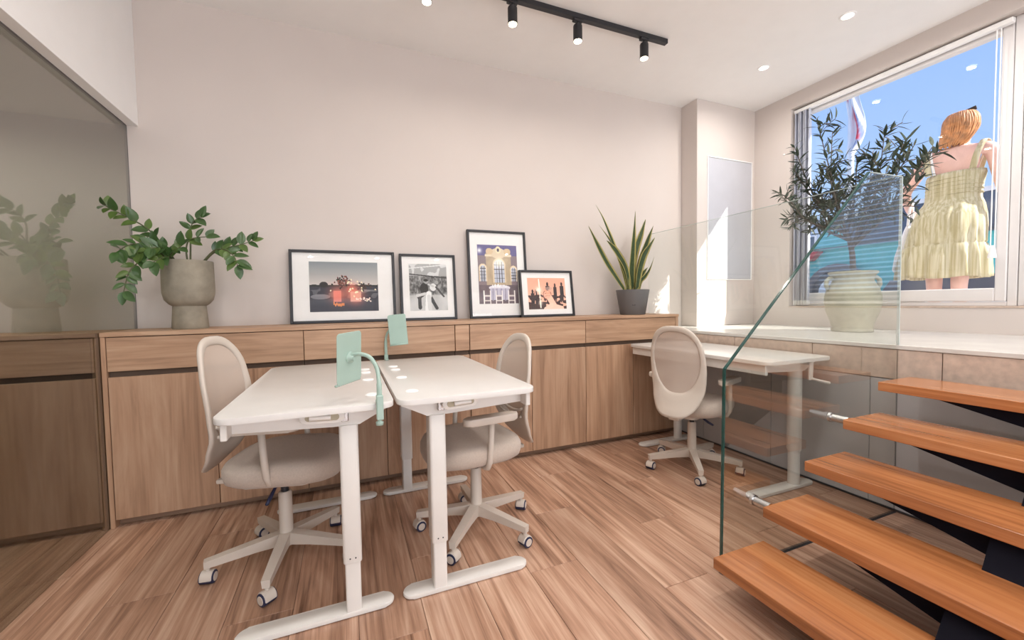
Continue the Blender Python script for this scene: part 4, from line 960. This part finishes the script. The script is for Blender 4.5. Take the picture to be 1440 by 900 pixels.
for s, el, wr, hd in ((1, (-.02, .29, 1.19), (.13, .30, 1.06), (.205, .295, 1.03)), (-1, (-.02, -.285, 1.16), (.03, -.325, .93), (.048, -.332, .845))):
    sh = nd((-.005, s*.155-.04, 1.47), (.062, .062), uc); s2 = nd((-.01, s*.205-.035, 1.42), (.056, .056), sh); e1 = nd(((-.02), (s*.205-.035+el[1])/2, 1.30), (.050, .050), s2); e2 = nd(el, (.042, .042), e1); w_ = nd(wr, (.026, .03), e2); h_ = nd(hd, (.024, .030), w_)
    dv = (Vector(hd)-Vector(wr)).normalized(); sd = Vector((0, 0, 1)).cross(dv) if abs(dv.z) < .8 else Vector((1, 0, 0))
    sd = Vector((.9, 0, .0)) if s < 0 else Vector((0, 0, 1))
    for q, L_ in ((-1.5, .065), (-.5, .078), (.5, .074), (1.5, .056)):
        a_ = nd(tuple(Vector(hd)-dv*.02+sd*q*.014), .0095); b_ = nd(tuple(Vector(hd)+dv*(.03+L_*.5)+sd*q*.020+Vector((0, -s*.006, 0))), .009, a_); nd(tuple(Vector(hd)+dv*(.03+L_)+sd*q*.019+Vector((0, -s*.022, 0))), .0075, b_)
    a_ = nd(tuple(Vector(wr)+dv*.03+sd*.02), .011); b_ = nd(tuple(Vector(wr)+dv*.065+sd*.05), .010, a_); nd(tuple(Vector(wr)+dv*.10+sd*.058), .008, b_)
for s in (1, -1):
    hp = nd((0, s*.09, .86), (.105, .105), pel); kn = nd((.02*s, s*.085+.01, .48), (.062, .062), hp); cf_ = nd((-.015+.02*s, s*.08+.01, .33), (.056, .056), kn); an = nd((-.01, s*.08, .09), (.034, .034), cf_); ft = nd((.05, s*.085, .045), (.034, .03), an); nd((.15, s*.095, .03), (.035, .022), ft)
body = skin('body', V, E_, Rr, m_skin, wo_)
# face
obj('nose', loft(BM(), [[(.108+dx, -.045+.011*w_*c, z+.0*c) for c in (-1, 0, 1)] + [(.118+dx, -.045, z-.004)] for dx, w_, z in ((.0, .6, 1.73), (.012, 1, 1.69), (.0, .8, 1.675))]), m_skin, wo_)
for s in (-1, 1):
    obj('eye', lathe(BM(), [(.0, -.008), (.009, -.004), (.011, .0), (.009, .004), (0, .008)], 10, (.106, -.045+s*.034, 1.715), 'X'), m_strap, wo_)
    obj('ear', lathe(BM(), [(.0, -.012), (.016, -.006), (.02, 0), (.016, .006), (0, .012)], 10, (.02, -.045+s*.092, 1.695), 'Y'), m_skin, wo_, smooth=True)
obj('mouth', box(BM(), .106, .116, -.068, -.022, 1.640, 1.652, .004), mat('lips', (.6, .2, .2), .5), wo_)
# dress: lofted skirt with pleats
rr_ = random.Random(4); NP = 96; rings = []
for z, ax, ay, pl, cy in ((1.29, .125, .176, .0, -.028), (1.265, .131, .180, .003, -.026), (1.20, .133, .174, .004, -.02), (1.10, .134, .170, .003, -.012), (1.065, .136, .172, .006, -.010), (1.01, .165, .196, .012, 0), (.92, .190, .218, .015, .01), (.82, .200, .232, .018, .02), (.735, .205, .240, .020, .03), (.70, .207, .244, .020, .033), (.69, .204, .242, .009, .034), (.68, .214, .252, .016, .036), (.58, .226, .272, .028, .04), (.44, .230, .280, .034, .045), (.405, .229, .279, .034, .045)):
    rg = []
    for k in range(NP):
        th = 2*pi*k/NP; ph = sin(th*14+2*sin(3*th)+z*1.5)*.6+sin(th*23+1.3-z*2)*.4; f = 1+pl*ph/ .2*.75
        bul = .03*math.exp(-((z-.88)/.12)**2)*max(0, -cos(th))*(1+.5*abs(sin(th)))
        rg.append((cos(th)*ax*f*(1 if cos(th) > 0 else 1.08)+(-bul)-.005, sin(th)*ay*f+cy, z+(.008*sin(th*5+1) if z < .5 else 0)))
    rings.append(rg)
bm = BM(); VV = [[bm.verts.new(p) for p in r] for r in rings]
for a, b in zip(VV, VV[1:]):
    for k in range(NP): bm.faces.new((a[k], a[(k+1) % NP], b[(k+1) % NP], b[k]))
dr = obj('dress', bm, m_dress, wo_, smooth=True); sd_ = dr.modifiers.new('thick', 'SOLIDIFY'); sd_.thickness = .004; sd_.offset = -1
for k in range(5): obj('smocking', tube(BM(), [(cos(t_)*.135-.006-.008*(cos(t_) < 0), sin(t_)*.171-.018, 1.105+.033*k) for t_ in np.linspace(0, 2*pi, 49)], .0045, 6), m_dress, dr, smooth=True)
def strap(name, y0, y1, y2, w_, mt, off):
    pts = [Vector((-.135-off, y0, 1.285)), Vector((-.134-off, (y0+y1)/2, 1.40)), Vector((-.085-off, y1, 1.495)), Vector((-.01, y1, 1.522+off)), Vector((.07, y1, 1.50)), Vector((.125, y2, 1.30))]
    path = spline(pts, 6); bm = BM(); rows = []
    for p in path: rows.append([bm.verts.new(p+Vector((0, q*w_, -abs(q)*.004))) for q in (-1, 0, 1)])
    for a, b in zip(rows, rows[1:]):
        for k in (0, 1): bm.faces.new((a[k], a[k+1], b[k+1], b[k]))
    o = obj(name, bm, mt, dr, smooth=True); o.modifiers.new('thick', 'SOLIDIFY').thickness = .006; return o
strap('dress_strap', .105, .138, .10, .022, m_dress, .008); strap('dress_strap', -.15, -.192, -.14, .020, m_dress, .008)
strap('undergarment_strap', .072, .108, .09, .008, m_strap, .004)['label'] = 'thin white strap'; strap('undergarment_strap', -.135, -.186, -.12, .007, m_strap, .004)['label'] = 'thin white strap'
# hair
HX, HY = .02, -.045
HR = ((1.53, .030, .060, -.060, .040), (1.56, .050, .082, -.048, .030), (1.60, .072, .098, -.03, .015), (1.65, .094, .106, -.012, .004), (1.70, .108, .106, .0, 0), (1.75, .102, .098, .005, 0), (1.79, .075, .074, .008, 0), (1.812, .03, .03, .008, 0))
rings = [[(HX+cx+cos(2*pi*k/40)*ax*(1 if cos(2*pi*k/40) < 0 else .75)*(1+.03*sin(k*5.1+z*9)), HY+cy+sin(2*pi*k/40)*ay*(1+.03*sin(k*3.7+z*6)), z) for k in range(40)] for z, ax, ay, cx, cy in HR]
hr = obj('hair', loft(BM(), rings), m_hair, wo_, smooth=True)
bm = BM()
for k in range(60):
    a_ = R(90+180*k/59+rr_.uniform(-3, 3)); pts = []; lf = rr_.uniform(-.03, .02)
    for z, ax, ay, cx, cy in HR[-2::-1]:
        zz = z if z > 1.6 else z+lf*(1.62-z)/.09
        pts.append((HX+cx+cos(a_)*(ax+.002)+rr_.uniform(-.003, .003), HY+cy+sin(a_)*(ay+.002)+rr_.uniform(-.004, .004), zz))
    n_ = len(spline(pts, 3)); tube(bm, spline(pts, 3), [.0065]*(n_-2)+[.005, .002], 5)
ls = obj('hair_strand', bm, m_hair, hr, smooth=True); ls['kind'] = 'stuff'
sg = obj('sunglasses', prism(BM(), [(-.055, -.01), (.055, -.01), (.06, .022), (-.06, .022)], -.004, .004, 'X', .002, 1), m_blk, wo_, (.075, -.075, 1.812), (R(-6), R(-35), R(-20)), label='dark sunglasses pushed up on her head')
# bag hanging from her left forearm
bg_ = empty('shoulder_bag', (0, 0, 0), 0, 'white cloth bag hanging at the left side of the woman outside', 'bag')
bl_ = Vector((4.902, 2.195, 1.697)); bg_.location = bl_; bg_.rotation_euler = (R(5), 0, R(9))
rings = []
for z, a_, b_, o_ in ((-.27, .02, .09, .02), (-.25, .04, .11, .015), (-.12, .055, .105, .0), (0, .045, .085, -.01), (.12, .03, .06, -.015), (.16, .02, .045, -.015)):
    rings.append([(cos(2*pi*k/24)*b_*(1+.06*sin(k*2.3+z*20)), sin(2*pi*k/24)*a_+o_, z) for k in range(24)])
obj('bag_body', loft(BM(), rings), m_bag, bg_, smooth=True)
obj('bag_handle', tube(BM(), spline([(-.04, -.015, .15), (-.03, -.01, .30), (.02, -.005, .385), (.055, -.01, .30), (.05, -.015, .15)], 5), .010, 6), m_bag, bg_, smooth=True)
